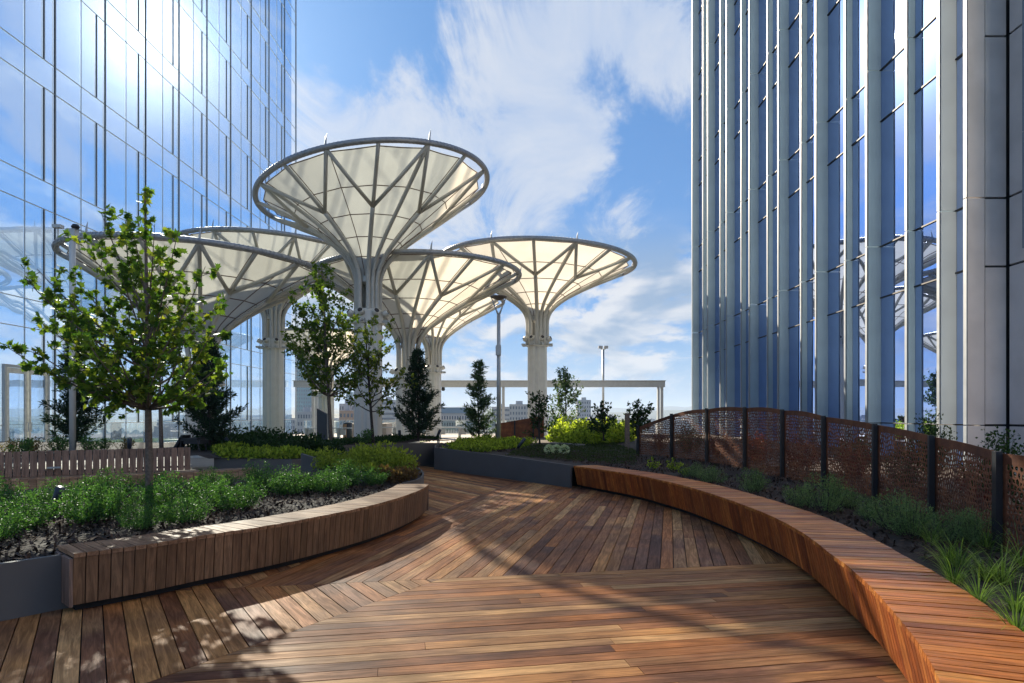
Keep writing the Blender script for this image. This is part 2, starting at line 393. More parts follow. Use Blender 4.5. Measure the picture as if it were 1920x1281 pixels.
for dr, planes, (l0, l1) in FIELDS:
    nr = (-dr[1], dr[0]); s0 = V0[0] * nr[0] + V0[1] * nr[1]
    for k in range(-130, 130):
        a, b = s0 + k * W + gap / 2, s0 + (k + 1) * W - gap / 2
        Q = [(dr[0] * t + nr[0] * s_, dr[1] * t + nr[1] * s_) for t, s_ in ((-60, a), (60, a), (60, b), (-60, b))]
        for (nx, ny, c) in planes: Q = clip(Q, nx, ny, c - .002)
        if len(Q) < 3: continue
        ts = [q[0] * dr[0] + q[1] * dr[1] for q in Q]; t0, t1 = min(ts), max(ts)
        if t1 - t0 < .03: continue
        cuts = [t0]; t = t0 + (R_.uniform(.3, 1) * l1 if l1 < 9 else 99)
        while t < t1 - .5: cuts.append(t); t += R_.uniform(l0, l1)
        cuts.append(t1)
        for u0, u1 in zip(cuts, cuts[1:]):
            q = clip(Q, -dr[0], -dr[1], -(u0 + (.0015 if u0 > t0 else 0))); q = clip(q, dr[0], dr[1], u1 - (.0015 if u1 < t1 else 0))
            if len(q) < 3: continue
            ang = math.atan2(dr[1], dr[0]); cx = sum(p[0] for p in q) / len(q); cy = sum(p[1] for p in q) / len(q)
            cs, sn = math.cos(-ang), math.sin(-ang)
            loc = [((x - cx) * cs - (y - cy) * sn, (x - cx) * sn + (y - cy) * cs) for x, y in q]
            mb = MB(); mb.prism(loc, -.028, 0)
            obj('board', mesh('board', mb, deck_wood), deck, (cx, cy, R_.uniform(-.0012, .0012)), (0, 0, ang))

# pale paving and lawn beyond the planting
pv = MB(); pv.prism([(-19.4, 25.6), (12, 25.6), (12, 58.5), (-19.4, 58.5)], -.04, -.004)
pv.prism([(-19.4, 2), (-6.6, 2), (-6.6, 25.58), (-19.4, 25.58)], -.04, -.004)
pv.prism([(-6.58, 9.8), (-4.92, 9.8), (-4.92, 25.58), (-6.58, 25.58)], -.04, -.004)
struct('paving', pv, pave_m)
lw = MB(); lw.prism([(-18.5, 30), (-9.5, 29), (-6.5, 33), (-6, 42), (-10, 47), (-18.5, 46)], -.004, .03)
struct('lawn', lw, lawn_m)

# ------------------------------------------------------------------ benches
def bench(name, label, front, pitch, width, side, zt, inset, mt, mf, extra=0.0):
    pts = resample(front, pitch); ns = normals(pts)
    root = thing(name, label, 'bench', (pts[0].x, pts[0].y, 0))
    L0 = root.location
    top = MB(); bw = pitch - .0085
    top.box((width / 2, 0, -.0175), (width, bw, .035)); tm = mesh('top_board', top, mt)
    fm_ = MB(); h = zt - .035 - .07
    vs = []
    for z, x0 in ((-h, inset), (0, 0)):
        for x, y in ((x0, -bw / 2), (x0 + .022, -bw / 2), (x0 + .022, bw / 2), (x0, bw / 2)): vs.append((x, y, z))
    fm_.add(vs, [(3, 2, 1, 0), (4, 5, 6, 7), (0, 1, 5, 4), (1, 2, 6, 5), (2, 3, 7, 6), (3, 0, 4, 7)])
    fm = mesh('front_board', fm_, mf)
    kick = [];
    for p, nn in zip(pts, ns):
        nn = nn * side; a = math.atan2(nn.y, nn.x); q = p - L0
        obj('top_board', tm, root, (q.x, q.y, zt + R_.uniform(-.002, .002)), (0, 0, a))
        obj('front_board', fm, root, (q.x + nn.x * .012, q.y + nn.y * .012, zt - .037), (0, 0, a + R_.uniform(-.004, .004)))
        kick.append(p + nn * (inset + .10))
    kb = [p + nn * side * (width - .03) for p, nn in zip(pts, ns)]
    poly = [(p.x, p.y) for p in kick[::3] + [kick[-1]]] + [(p.x, p.y) for p in (kb[::3] + [kb[-1]])[::-1]]
    g = MB(); n = len(poly) // 2
    for i in range(n - 1):
        a, b, c_, d_ = poly[i], poly[i + 1], poly[2 * n - 2 - i], poly[2 * n - 1 - i]
        g.prism([a, b, c_, d_], 0, zt - .04)
    part('frame', g, dark_under, root)
    return root, pts, ns
LF = [(-3.70, 5.495), (-3.35, 5.89), (-3.05, 6.35), (-2.68, 6.856), (-2.33, 7.505), (-1.95, 8.44), (-1.72, 9.38), (-1.60, 10.3), (-1.60, 10.97)]
RF = [(1.108, 14.93), (2.02, 12.95), (2.33, 11.9), (2.56, 10.9), (2.69, 9.9), (2.765, 8.94), (2.80, 8.10), (2.79, 7.35), (2.73, 6.65), (2.66, 6.15), (2.53, 5.48), (2.457, 5.06), (2.363, 4.63), (2.27, 4.27), (2.15, 3.86), (1.99, 3.36), (1.786, 2.85), (1.5, 2.3), (1.15, 1.75)]
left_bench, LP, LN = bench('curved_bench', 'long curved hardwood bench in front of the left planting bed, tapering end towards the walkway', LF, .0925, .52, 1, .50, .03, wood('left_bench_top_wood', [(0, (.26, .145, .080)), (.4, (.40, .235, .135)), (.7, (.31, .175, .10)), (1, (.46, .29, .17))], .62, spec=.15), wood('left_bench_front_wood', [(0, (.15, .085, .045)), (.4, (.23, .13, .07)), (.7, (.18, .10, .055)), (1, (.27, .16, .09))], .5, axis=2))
right_bench, RP, RN = bench('curved_bench', 'long sweeping orange-brown hardwood bench curving along the right planting bed', RF, .0925, .57, 1, .50, .085, seat_wood, front_wood)
# end cheek of the left bench
e = MB(); e.box((0, .262, -.24), (.025, .50, .40)); a0 = math.atan2(LN[0].y, LN[0].x)
tx = LP[1] - LP[0]; tx.normalize()
obj('end_panel', mesh('end_panel', e, pale_wood_v), left_bench, (-tx.x * .06, -tx.y * .06, .50), (0, 0, a0 - math.pi / 2))
e2 = LP[-1] - left_bench.location + tx * 0
ty = (LP[-1] - LP[-2]).normalized()
obj('end_panel', mesh('end_panel', e, pale_wood_v), left_bench, (e2.x + ty.x * .06, e2.y + ty.y * .06, .50), (0, 0, math.atan2(LN[-1].y, LN[-1].x) - math.pi / 2))

# far bench with slatted backrest, seen across the left bed
SB0, SB1 = Vector((-9.75, 11.35, 0)), Vector((-5.75, 14.1, 0)); dd = (SB1 - SB0); Lb = dd.length; dd.normalize(); nb = Vector((-dd.y, dd.x, 0)); ab = math.atan2(dd.y, dd.x)
sb = thing('slatted_bench', 'straight pale wooden bench with an upright slatted backrest beside the white pole', 'bench', tuple(SB0))
g = MB(); g.box((0, .2, -.0175), (.118, .42, .035)); tm = mesh('top_board', g, pale_wood)
g = MB(); g.box((0, 0, -.2), (.115, .022, .40)); fm = mesh('front_board', g, pale_wood)
g = MB(); g.box((0, 0, .235), (.108, .03, .47)); bm_ = mesh('back_slat', g, pale_wood_v)
k = 0
while (k + .5) * .122 < Lb:
    q = dd * ((k + .5) * .122)
    obj('top_board', tm, sb, (q.x, q.y, .50), (0, 0, ab)); obj('front_board', fm, sb, (q.x + nb.x * .015, q.y + nb.y * .015, .463), (0, 0, ab))
    if (k + .5) * .122 < Lb - 1.28 + .1:
        w = q + nb * .40; obj('back_slat', bm_, sb, (w.x, w.y, .505), (0, 0, ab))
    k += 1
g = MB(); c_ = SB0 + dd * Lb / 2 + nb * .22; g.box((c_.x, c_.y, .23), (Lb - .05, .34, .46), ab); part('frame', g, dark_under, sb)
g = MB(); c_ = SB0 + dd * (Lb - 1.2) / 2 + nb * .425
for zz in (.58, .90): g.box((c_.x, c_.y, zz), (Lb - 1.25, .016, .04), ab)
part('back_rail', g, black_m, sb)
g = MB(); c_ = SB0 + dd * 1.35 - nb * 0 + nb * .36; g.box((c_.x, c_.y, .66), (.22, .07, .03), ab); g.tube([(c_.x, c_.y, .66), (c_.x + nb.x * .06, c_.y + nb.y * .06, .66)], .02); 
part('bracket', g, alu, sb)

# ------------------------------------------------------------------ planter walls
def wall(name, label, pts, z1s, th=.012, z0=0.0, cat='planter wall', m=steel, lip=.0):
    P = [Vector((*p, 0)) for p in pts]; ns = normals(P); g = MB()
    Q = [(p.x, p.y) for p in P] + [((p + n * th).x, (p + n * th).y) for p, n in zip(P, ns)][::-1]
    n = len(P)
    for i in range(n - 1):
        q = [Q[i], Q[i + 1], Q[2 * n - 2 - i], Q[2 * n - 1 - i]]
        g.prism(q, z0, 0, [z1s[i], z1s[i + 1], z1s[i + 1], z1s[i]])
    root = single(name, g, m, label, cat, (P[0].x, P[0].y, z0))
    return root
wall('planter_wall', 'dark grey steel planter wall left of the left curved bench', [(-5.8, 3.25), (-4.9, 4.36), (-4.2, 5.27), (-3.86, 5.72)], [.46] * 4, .05)
wall('planter_wall', 'long grey steel planter wall running from the walkway to the right curved bench', [(-2.72, 20.1), (-.8, 17.5), (1.06, 15.0)], [.66, .60, .51], -.05)
wall('planter_wall', 'short return of the grey steel planter wall beside the walkway', [(-2.95, 23.6), (-2.9, 21.6), (-2.73, 20.13)], [.66] * 3, -.05)
wall('planter_wall', 'dark steel planter wall in shade below the black conifer', [(-8.2, 17.9), (-6.9, 17.0), (-5.5, 17.6), (-4.1, 19.9), (-2.75, 22.7), (-2.6, 24.4)], [.72, .74, .80, .80, .68, .66], .05)
rim = resample([(-2.06, 11.15), (-1.90, 11.9), (-1.98, 12.8), (-2.5, 13.8), (-3.6, 14.3), (-4.6, 14.35)], .3)
wall('planter_wall', 'curved steel edge at the far tip of the left planting bed', [(p.x, p.y) for p in rim], [.50 + .12 * sstep(i, 2, 9) for i in range(len(rim))], .03)
wall('planter_wall', 'sloping dark steel divider plate rising behind the green shrubs', [(-3.45, 12.45), (-4.05, 13.2), (-4.72, 14.05)], [.72, .76, .83], .05)
wall('planter_wall', 'low steel edge of the raised bed under the lime groundcover', [(-6.85, 14.55), (-5.2, 14.75), (-4.55, 15.8), (-4.9, 17.6)], [.70, .66, .62, .62], .04)
wall('planter_wall', 'pale timber-capped planter end beside the glass door', [(-13.6, 8.9), (-9.75, 11.6)], [.80, .80], .05, m=pale_wood)

# ------------------------------------------------------------------ planting beds (terrain meshes)
def inside(p, poly):
    x, y = p; r = False; n = len(poly)
    for i in range(n):
        (x1, y1), (x2, y2) = poly[i], poly[(i + 1) % n]
        if (y1 > y) != (y2 > y) and x < (x2 - x1) * (y - y1) / (y2 - y1) + x1: r = not r
    return r
def nearest(p, poly):
    best = None
    for i in range(len(poly)):
        a, b = poly[i], poly[(i + 1) % len(poly)]; dx_, dy_ = b[0] - a[0], b[1] - a[1]; l = dx_ * dx_ + dy_ * dy_
        t = max(0, min(1, ((p[0] - a[0]) * dx_ + (p[1] - a[1]) * dy_) / l)) if l else 0
        q = (a[0] + dx_ * t, a[1] + dy_ * t); e_ = (p[0] - q[0]) ** 2 + (p[1] - q[1]) ** 2
        if best is None or e_ < best[0]: best = (e_, q)
    return best[1]
from mathutils import noise
def fbm(x, y, s=1.0, z=0.0): return noise.fractal(Vector((x * s, y * s, z)), 1.0, 2.0, 4)
def bed(name, poly, hf, step, m, rough=.014):
    xs = [p[0] for p in poly]; ys = [p[1] for p in poly]
    nx = int((max(xs) - min(xs)) / step) + 2; ny = int((max(ys) - min(ys)) / step) + 2
    idx = {}; g = MB()
    ins = {}
    for i in range(nx + 1):
        for j in range(ny + 1): ins[i, j] = inside((min(xs) + i * step, min(ys) + j * step), poly)
    def vid(i, j):
        if (i, j) not in idx:
            p = (min(xs) + i * step, min(ys) + j * step)
            if not ins[i, j]: p = nearest(p, poly)
            idx[i, j] = len(g.v); g.v.append((p[0], p[1], hf(*p) + rough * fbm(p[0], p[1], 2.3)))
        return idx[i, j]
    for i in range(nx):
        for j in range(ny):
            if ins[i, j] or ins[i + 1, j] or ins[i, j + 1] or ins[i + 1, j + 1]: g.f.append((vid(i, j), vid(i + 1, j), vid(i + 1, j + 1), vid(i, j + 1)))
    return struct(name, g, m, True)
def back_of(P, Ns, w): return [((p + n * w).x, (p + n * w).y) for p, n in zip(P, Ns)]
ISL = [(-11.5, 1.5), (-5.82, 3.22), (-4.88, 4.4), (-3.9, 5.76)] + back_of(LP, LN, .40)[::4] + [(-2.08, 11.1), (-1.92, 11.9), (-2.0, 12.8), (-2.52, 13.78), (-3.6, 14.28), (-4.6, 14.3), (-5.1, 12.9), (-9.3, 10.1), (-11.5, 8.6)]
def h_isl(x, y): return .415 + .30 * math.exp(-((x + 3.1) ** 2 + (y - 13.0) ** 2) / 1.6) + .05 * math.exp(-((x + 5.2) ** 2 + (y - 8.5) ** 2) / 6)
bed('planting_soil', ISL, h_isl, .16, mulch_m)
REAR = [(-19.3, 5.2), (-9.6, 12.0), (-6.8, 14.5), (-5.2, 14.75), (-4.55, 15.8), (-4.9, 17.6), (-6.5, 19.6), (-8.5, 20.6), (-19.3, 22)]
def h_rear(x, y): return .77 if x < -7 else lerp(.70, .64, sstep(x, -7, -4.6))
bed('planting_soil', REAR, h_rear, .3, mulch_m)
P2 = [(-8.2, 17.95), (-6.9, 17.05), (-5.5, 17.65), (-4.1, 19.95), (-2.8, 22.7), (-2.65, 24.4), (-4, 26.2), (-7, 25.6), (-9.3, 21.5)]
def h_p2(x, y): return .66 + .20 * math.exp(-((x + 3.9) ** 2 + (y - 22.3) ** 2) / 3) + .16 * math.exp(-((x + 5.2) ** 2 + (y - 19.2) ** 2) / 2)
bed('planting_soil', P2, h_p2, .25, mulch_m)
RB = [(-2.7, 20.15), (-.8, 17.55), (1.1, 15.02)] + back_of(RP, RN, .46)[::5] + [(2.2, 1.6), (9.2, 1.6), (9.2, 33), (5, 34), (0, 31), (-2.6, 26), (-2.95, 23.6)]
def h_rb(x, y):
    d0 = math.hypot(max(0, x - 3.3) if y < 13 else max(0, x - 1.5), 0)
    return .43 + .15 * sstep(y, 13, 21) + .10 * sstep(d0, 0, 2.5) + .10 * math.exp(-((x - 1) ** 2 + (y - 24) ** 2) / 12)
bed('planting_soil', RB, h_rb, .2, mulch_m)

def scatter(name, poly, hf, n, m, fn, seed, label=None, **kw):
    r = random.Random(seed); xs = [p[0] for p in poly]; ys = [p[1] for p in poly]; g = MB(); k = 0; tries = 0
    while k < n and tries < n * 20:
        tries += 1
        x, y = r.uniform(min(xs), max(xs)), r.uniform(min(ys), max(ys))
        if not inside((x, y), poly): continue
        fn(g, r, x, y, hf(x, y)); k += 1
    o = obj(name, mesh(name, g, m), kind='stuff')
    if label: o['label'] = label
    return o
def chip(g, r, x, y, z):
    l, w = r.uniform(.02, .055), r.uniform(.006, .016); M = Matrix.Rotation(r.uniform(0, 6.28), 3, 'Z') @ Matrix.Rotation(r.gauss(0, .5), 3, 'Y')
    vs = [M @ Vector(p) for p in ((-l, -w, 0), (l, -w, 0), (l, w, 0), (-l, w, 0))]; z += r.uniform(.01, .03)
    g.add([(p.x + x, p.y + y, p.z + z) for p in vs], [(0, 1, 2, 3)])
nearL = [(-9, 4), (-5.7, 3.5), (-3.9, 5.9), (-2.2, 8.9), (-2.1, 11), (-4, 12), (-9, 9)]
scatter('mulch_chips', nearL, h_isl, 16000, chip_m, chip, 3, 'dark bark mulch chips over the left planting bed')
nearR = [(3.3, 3.2), (6, 3.2), (6.2, 12), (4.2, 16), (.6, 20), (-2, 21), (1.5, 15.6), (2.9, 12.5), (3.4, 9), (3.4, 6.5)]
scatter('mulch_chips', nearR, h_rb, 14000, chip_m, chip, 4, 'dark bark mulch chips over the right planting bed')

# ------------------------------------------------------------------ foliage primitives
def leaf_quad(g, p, dr, up_, l, w):
    """folded leaf: 4 corner points, 2 faces"""
    s_ = dr.cross(up_);
    if s_.length < 1e-4: s_ = Vector((1, 0, 0))
    s_.normalize(); n_ = s_.cross(dr).normalized()
    a = p; b = p + dr * l * .5 + s_ * w * .5 - n_ * w * .15; c_ = p + dr * l; d_ = p + dr * l * .5 - s_ * w * .5 - n_ * w * .15
    o = len(g.v); g.v += [tuple(a), tuple(b), tuple(c_), tuple(d_)]; g.f += [(o, o + 1, o + 2), (o, o + 2, o + 3)]
MAPLE = [(0, 0), (.10, .10), (.42, .02), (.34, .22), (.62, .38), (.30, .48), (.36, .66), (.14, .62), (0, 1.0)]
MAPLE = MAPLE + [(-x, y) for x, y in MAPLE[-2:0:-1]]
def leaf_maple_pts(l):
    return [(x * l * .95, y * l, -.12 * l * abs(x) - .10 * l * y * y) for x, y in MAPLE]
def add_maple(g, p, dr, up_, l):
    s_ = dr.cross(up_); s_ = s_.normalized() if s_.length > 1e-4 else Vector((1, 0, 0)); n_ = s_.cross(dr).normalized()
    o = len(g.v); g.v += [tuple(p + s_ * x + dr * y + n_ * z) for x, y, z in leaf_maple_pts(l)]
    k = len(MAPLE); g.f += [(o, o + i, o + i + 1) for i in range(1, k - 1)]
def rvec(r, zb=0.0):
    v = Vector((r.gauss(0, 1), r.gauss(0, 1), r.gauss(0, 1) + zb)); return v.normalized()
def curve_pts(a, b, sag, n=6):
    m_ = (a + b) / 2 + sag
    return [a * (1 - t) ** 2 + m_ * 2 * t * (1 - t) + b * t * t for t in [i / n for i in range(n + 1)]]

def broadleaf(name, label, base, top, ends, r0, leafsize, per, seed, maple=False, m=leaf_tree, bark=bark_m, cat='tree', twig=.45, group=None, singles=0, droop=-.1, fork=.12):
    """trunk, limbs that end at given points, twigs and leaves"""
    r = random.Random(seed); root = thing(name, label, cat, tuple(base), group=group)
    g = MB(); tr_ = curve_pts(base, top, Vector((r.uniform(-.05, .05), r.uniform(-.05, .05), 0)), 10)
    g.tube(tr_, [lerp(r0 * 1.15, r0 * .25, i / 10) for i in range(11)], 10)
    part('trunk', g, bark, root, True)
    gl = MB(); lf = MB(); H = top.z - base.z; leaves = []
    limbs = []
    for e_ in ends:
        f = max(fork, min(.92, ((e_.z - base.z) / H) * .78 - .10 + r.uniform(-.08, .05))); i = f * 10; i0 = int(i)
        st = tr_[i0].lerp(tr_[min(10, i0 + 1)], i - i0)
        limbs.append((st, e_, r0 * lerp(.50, .22, f)))
    limbs.append((tr_[8], top, r0 * .15))
    for st, e_, rr in limbs:
        L = (e_ - st).length; c_ = curve_pts(st, e_, Vector((r.uniform(-.1, .1), r.uniform(-.1, .1), -.10 * L)) + Vector((0, 0, 0)), 8)
        gl.tube(c_, [lerp(rr, rr * .22, k / 8) for k in range(9)], 6)
        nt = max(3, int(L / .16))
        for k in range(nt):
            t = lerp(.22, 1, (k + r.random()) / nt); i = min(7.999, t * 8); p = c_[int(i)].lerp(c_[int(i) + 1], i - int(i))
            ax = (c_[min(8, int(i) + 1)] - c_[int(i)]).normalized()
            dv = (ax * .7 + rvec(r, .15) * .75).normalized(); tl = twig * r.uniform(.35, 1) * lerp(1, .6, t)
            q = p + dv * tl
            gl.tube([p, (p + q) / 2 + rvec(r) * tl * .06, q], [rr * .28, rr * .2, rr * .08], 4, False)
            for _ in range(per):
                s_ = r.random() ** .6; o_ = p.lerp(q, s_) + rvec(r) * leafsize * .35
                ld = (dv * .4 + rvec(r, droop)).normalized(); leaves.append((o_, ld, rvec(r, 1.2), leafsize * r.uniform(.55, 1.15)))
    part('limbs', gl, bark, root, True)
    if singles:
        leaves.sort(key=lambda q: q[0].y); lm = None
        g1 = MB(); g1.add(leaf_maple_pts(1.0), [(0, i, i + 1) for i in range(1, len(MAPLE) - 1)]); lm = mesh('leaf', g1, m)
        for (o_, ld, u_, sz) in leaves[:singles]:
            s_ = ld.cross(u_).normalized(); n_ = s_.cross(ld).normalized()
            M = Matrix((s_, ld, n_)).transposed().to_4x4()
            q = o_ - root.location
            lo = obj('leaf', lm, root, tuple(q), (0, 0, 0), sz); lo.rotation_euler = M.to_euler()
        leaves = leaves[singles:]
    for (o_, ld, u_, sz) in leaves:
        if maple: add_maple(lf, o_, ld, u_, sz)
        else: leaf_quad(lf, o_, ld, u_, sz, sz * .62)
    part('foliage', lf, m, root, kind='stuff')
    return root

def conifer(name, label, base, h, w, seed, m=leaf_con, dens=1.0, group='conifers in the planting beds'):
    r = random.Random(seed); root = thing(name, label, 'conifer', tuple(base), group=group)
    g = MB(); g.tube([base + Vector((0, 0, h * t)) + Vector((.02 * math.sin(t * 9), 0, 0)) for t in [i / 8 for i in range(9)]], [lerp(.035, .006, i / 8) * h / 2.5 for i in range(9)], 7)
    part('trunk', g, darkbark_m, root, True)
    lf = MB(); br = MB()
    nb_ = int(120 * dens)
    for k in range(nb_):
        t = .04 + .94 * (k + r.random()) / nb_; z = t * h
        L = w * .62 * (1 - t) ** .85 * r.uniform(.35, 1.2) * (1.0 + .5 * (r.random() < .14)) + .05
        a = r.uniform(0, 6.283); dv = Vector((math.cos(a), math.sin(a), r.uniform(.35, .95))).normalized()
        st = base + Vector((0, 0, z)); en = st + dv * L; c_ = curve_pts(st, en, Vector((0, 0, -.1 * L)), 4)
        br.tube(c_, [.009, .007, .006, .004, .003], 4, False)
        ns_ = int(26 * dens * max(.4, L / .5)) + 7
        for q in range(ns_):
            s_ = r.uniform(.12, 1.0); i = min(3.999, s_ * 4); p = c_[int(i)].lerp(c_[int(i) + 1], i - int(i))
            d2 = (dv * .9 + rvec(r, .35) * .8).normalized(); sl = r.uniform(.06, .15) * h / 2.6
            for w_ in range(3):
                leaf_quad(lf, p + d2 * sl * w_ * .3, (d2 + rvec(r) * .55).normalized(), rvec(r), sl * .85, sl * .20)
    part('branches', br, darkbark_m, root); part('foliage', lf, m, root, kind='stuff')
    return root

def bush_meshes(seed, m, h=.6, w=.8, n=1500, ls=.035, ratio=.55, stems=22, upr=.9, spread=1.0):
    """stems and leaf mesh of a shrub one unit in its own size, local origin at its foot"""
    r = random.Random(seed); st = MB(); lf = MB(); tips = []
    for k in range(stems):
        a = r.uniform(0, 6.283); q = r.random() ** .5 * w * .5; hh = h * (1 - .45 * (q / (w * .5)) ** 2) * r.uniform(.72, 1.1)
        b = Vector((math.cos(a) * q * .3, math.sin(a) * q * .3, 0)); e_ = Vector((math.cos(a) * q, math.sin(a) * q, hh))
        c_ = curve_pts(b, e_, Vector((math.cos(a) * q * .25, math.sin(a) * q * .25, 0)), 5); tips.append(c_)
        st.tube(c_, [.006, .005, .004, .003, .003, .002], 4, False)
    for k in range(n):
        c_ = tips[k % stems]; t = r.uniform(.15, 1.0); i = min(4.999, t * 5); p = c_[int(i)].lerp(c_[int(i) + 1], i - int(i))
        ax = (c_[5] - c_[3]).normalized(); sd = rvec(r, .1); off = r.random() * w * .16 * spread
        p = p + Vector((sd.x, sd.y, sd.z * .6)) * off
        if p.z < .01: p.z = .01
        leaf_quad(lf, p, (ax * .6 * upr + rvec(r, .25)).normalized(), rvec(r, .8), ls * r.uniform(.6, 1.2), ls * ratio)
    return mesh('stems', st, darkbark_m), mesh('foliage', lf, m)
def put_bush(ms, name, label, x, y, z, sc, rz, cat='shrub', group=None):
    root = thing(name, label, cat, (x, y, z), rz, group); root.scale = sc if isinstance(sc, tuple) else (sc,) * 3
    obj('stems', ms[0], root); obj('foliage', ms[1], root, kind='stuff'); return root

# ------------------------------------------------------------------ left tower: coated glass curtain wall
XL = -19.5; MOD = .1674 * 19.5; HALF = MOD / 2
Y0 = 19.5 * 1240 / 883.7
lt = thing('glass_tower', 'tall tower of mirror blue glass filling the left side, with thin dark fins', 'tower', (XL, 24.5, 0))
YEND = 56.2; floors = [1.27 + 4.92 * k for k in range(-1, 12)]      # upper lines of the spandrels
ys = []; y = Y0
while y < YEND + .1: ys.append(y); y += HALF
k = 1
lo = [Y0 - HALF * j for j in range(1, 12)][::-1]; ys = lo + ys; ys[-1] = min(ys[-1], YEND)
zl = []
for f in floors: zl += [f - 1.13, f]
zl = sorted(z for z in zl if z > 0) ; zl = [0.0] + zl
far_g = MB(); pm = {}
TH = .012
for i in range(len(ys) - 1):
    for j in range(len(zl) - 1):
        y0, y1, z0, z1 = ys[i], ys[i + 1], zl[j], zl[j + 1]
        cy, cz_ = (y0 + y1) / 2, (z0 + z1) / 2
        px = CX + F * XL / cy if cy > 1 else -999; py = CY - F * (z0 - EYE) / max(cy, 1)
        sz = (round(y1 - y0 - .012, 3), round(z1 - z0 - .012, 3))
        if px > -70 and py > -10 and cy > 22:
            if sz not in pm:
                g = MB(); g.box((0, 0, 0), (TH, sz[0], sz[1])); pm[sz] = mesh('glass_pane', g, left_glass)
            obj('glass_pane', pm[sz], lt, (0, cy - 24.5, cz_), (0, R_.gauss(0, .0008), R_.gauss(0, .0012)))
        else: far_g.box((XL, cy, cz_), (TH, *sz))
part('glazing', far_g, left_glass, lt, kind='stuff')
g = MB(); g.box((0, 0, 0), (.055, .032, 60)); fin = mesh('fin', g, dark_gap); g = MB(); g.box((0, 0, 0), (.016, .036, 60)); cap = mesh('fin_lit_edge', g, alu_light)  # shaded side painted as dark fin body, lit tip as pale strip
g = MB(); g.box((0, 0, 0), (.03, .022, 60)); thin = mesh('mullion', g, alu_light)
n0 = len(lo)
for i, y in enumerate(ys[:-1]):
    if y < 18: continue
    if (i - n0) % 2 == 0:
        fo = obj('fin', fin, lt, (.034, y - 24.5, 30)); obj('fin_lit_edge', cap, fo, (.037, .006, 0))
    else: obj('mullion', thin, lt, (.022, y - 24.5, 30))
g = MB(); g.box((0, 0, 0), (.03, .025, .05)); 
cl = YEND - 8; g = MB(); g.box((0, 0, 0), (.03, YEND - 8, .03)); trn = mesh('transom', g, white_steel)  # white rails: the sun's reflection on them is put into the colour
for z in zl[1:]: obj('transom', trn, lt, (.022, (YEND + 8) / 2 - 24.5, z))
g = MB(); g.box((0, 0, 0), (.045, .030, 3.76)); pf = mesh('short_fin', g, dark_gap); g = MB(); g.box((0, 0, 0), (.016, .034, 3.76)); pc = mesh('fin_lit_edge', g, alu_light)  # short fins too: shade in the dark body colour, light in the edge
for i, y in enumerate(ys[:-1]):
    if y < 22 or (i - n0) % 2: continue
    yy = y - MOD * .19
    for f in floors:
        zc = f + 3.79 / 2
        if zc < 0 or zc + 1.9 < 0: continue
        if CY - F * (f - EYE) / yy < -20: continue
        if zc - 1.88 < 0: continue
        so = obj('short_fin', pf, lt, (.029, yy - 24.5, zc)); obj('fin_lit_edge', pc, so, (.032, .006, 0))
g = MB(); g.box((XL - .02, YEND + .06, 30), (.10, .1, 60)); part('end_trim', g, alu, lt)
# double door in the tower base
dy0, dy1, dtop = 24.62, 26.86, 3.45
dr_ = thing('double_door', 'cream framed double glass door at the foot of the mirror tower', 'door', (XL + .09, dy0, 0))
g = MB()
for yy in (dy0, dy1): g.box((XL + .1, yy, dtop / 2), (.12, .09, dtop))
g.box((XL + .1, (dy0 + dy1) / 2, dtop + .05), (.12, dy1 - dy0 + .09, .1)); part('frame', g, alu_light, dr_)
for s0 in (0, 1):
    a, b = dy0 + .055 + s0 * (dy1 - dy0) / 2 - (.02 if s0 else 0), dy0 + (dy1 - dy0) / 2 * (1 + s0) - (.02 if not s0 else .055)
    g = MB(); st = .13
    g.box((XL + .12, a + st / 2, dtop / 2), (.05, st, dtop - .02)); g.box((XL + .12, b - st / 2, dtop / 2), (.05, st, dtop - .02))
    g.box((XL + .12, (a + b) / 2, dtop - .12), (.05, b - a - 2 * st, .2)); g.box((XL + .12, (a + b) / 2, .15), (.05, b - a - 2 * st, .3))
    lf_ = part('door_leaf', g, cream_m, dr_)
    g = MB(); g.box((XL + .115, (a + b) / 2, dtop / 2), (.012, b - a - 2 * st, dtop - .4)); gp = obj('pane', mesh('pane', g, left_glass, False, tuple(dr_.location)), lf_)
    yy = b - .06 if s0 == 0 else a + .06
    g = MB(); g.tube([(XL + .15, yy, 1.0), (XL + .22, yy, 1.0), (XL + .22, yy, 1.35), (XL + .15, yy, 1.35)], .014, 6); obj('handle', mesh('handle', g, alu, False, tuple(dr_.location)), lf_)

# ------------------------------------------------------------------ right tower: finned facade
XG = 9.23; rt = thing('office_tower', 'tall grey finned office tower with narrow blue mirror glass on the right', 'tower', (XG, 14.15, 0))
TOP = 34.5; L0 = 1.44; full = [L0 + 4.57 * k for k in range(-1, 9)]; second = [f + 3.24 for f in full]
cuts = sorted([z for z in full + second if 0 < z < TOP]); cuts = [0.0] + cuts + [TOP]
yfin = [14.15 + 1.5 * k for k in range(15)]
pmr = {}
for i in range(len(yfin)):
    y0 = yfin[i]; y1 = yfin[i + 1] if i + 1 < len(yfin) else y0 + .6
    if i == 0: segs = [(13.34, y0), (y0, y1)]
    else: segs = [(y0, y1)]
    for a, b in segs:
        for z0, z1 in zip(cuts, cuts[1:]):
            vis = CY - F * (z0 - EYE) / ((a + b) / 2) > -20
            sz = (round(b - a - .014, 3), round(z1 - z0 - .014, 3))
            if sz not in pmr:
                g = MB(); g.box((0, 0, 0), (.012, sz[0], sz[1])); pmr[sz] = mesh('glass_pane', g, right_glass)
            obj('glass_pane', pmr[sz], rt, (0, (a + b) / 2 - 14.15, (z0 + z1) / 2), (0, R_.gauss(0, .0008), R_.gauss(0, .0015)))
g = MB(); tr0 = [z for z in cuts[1:-1]]
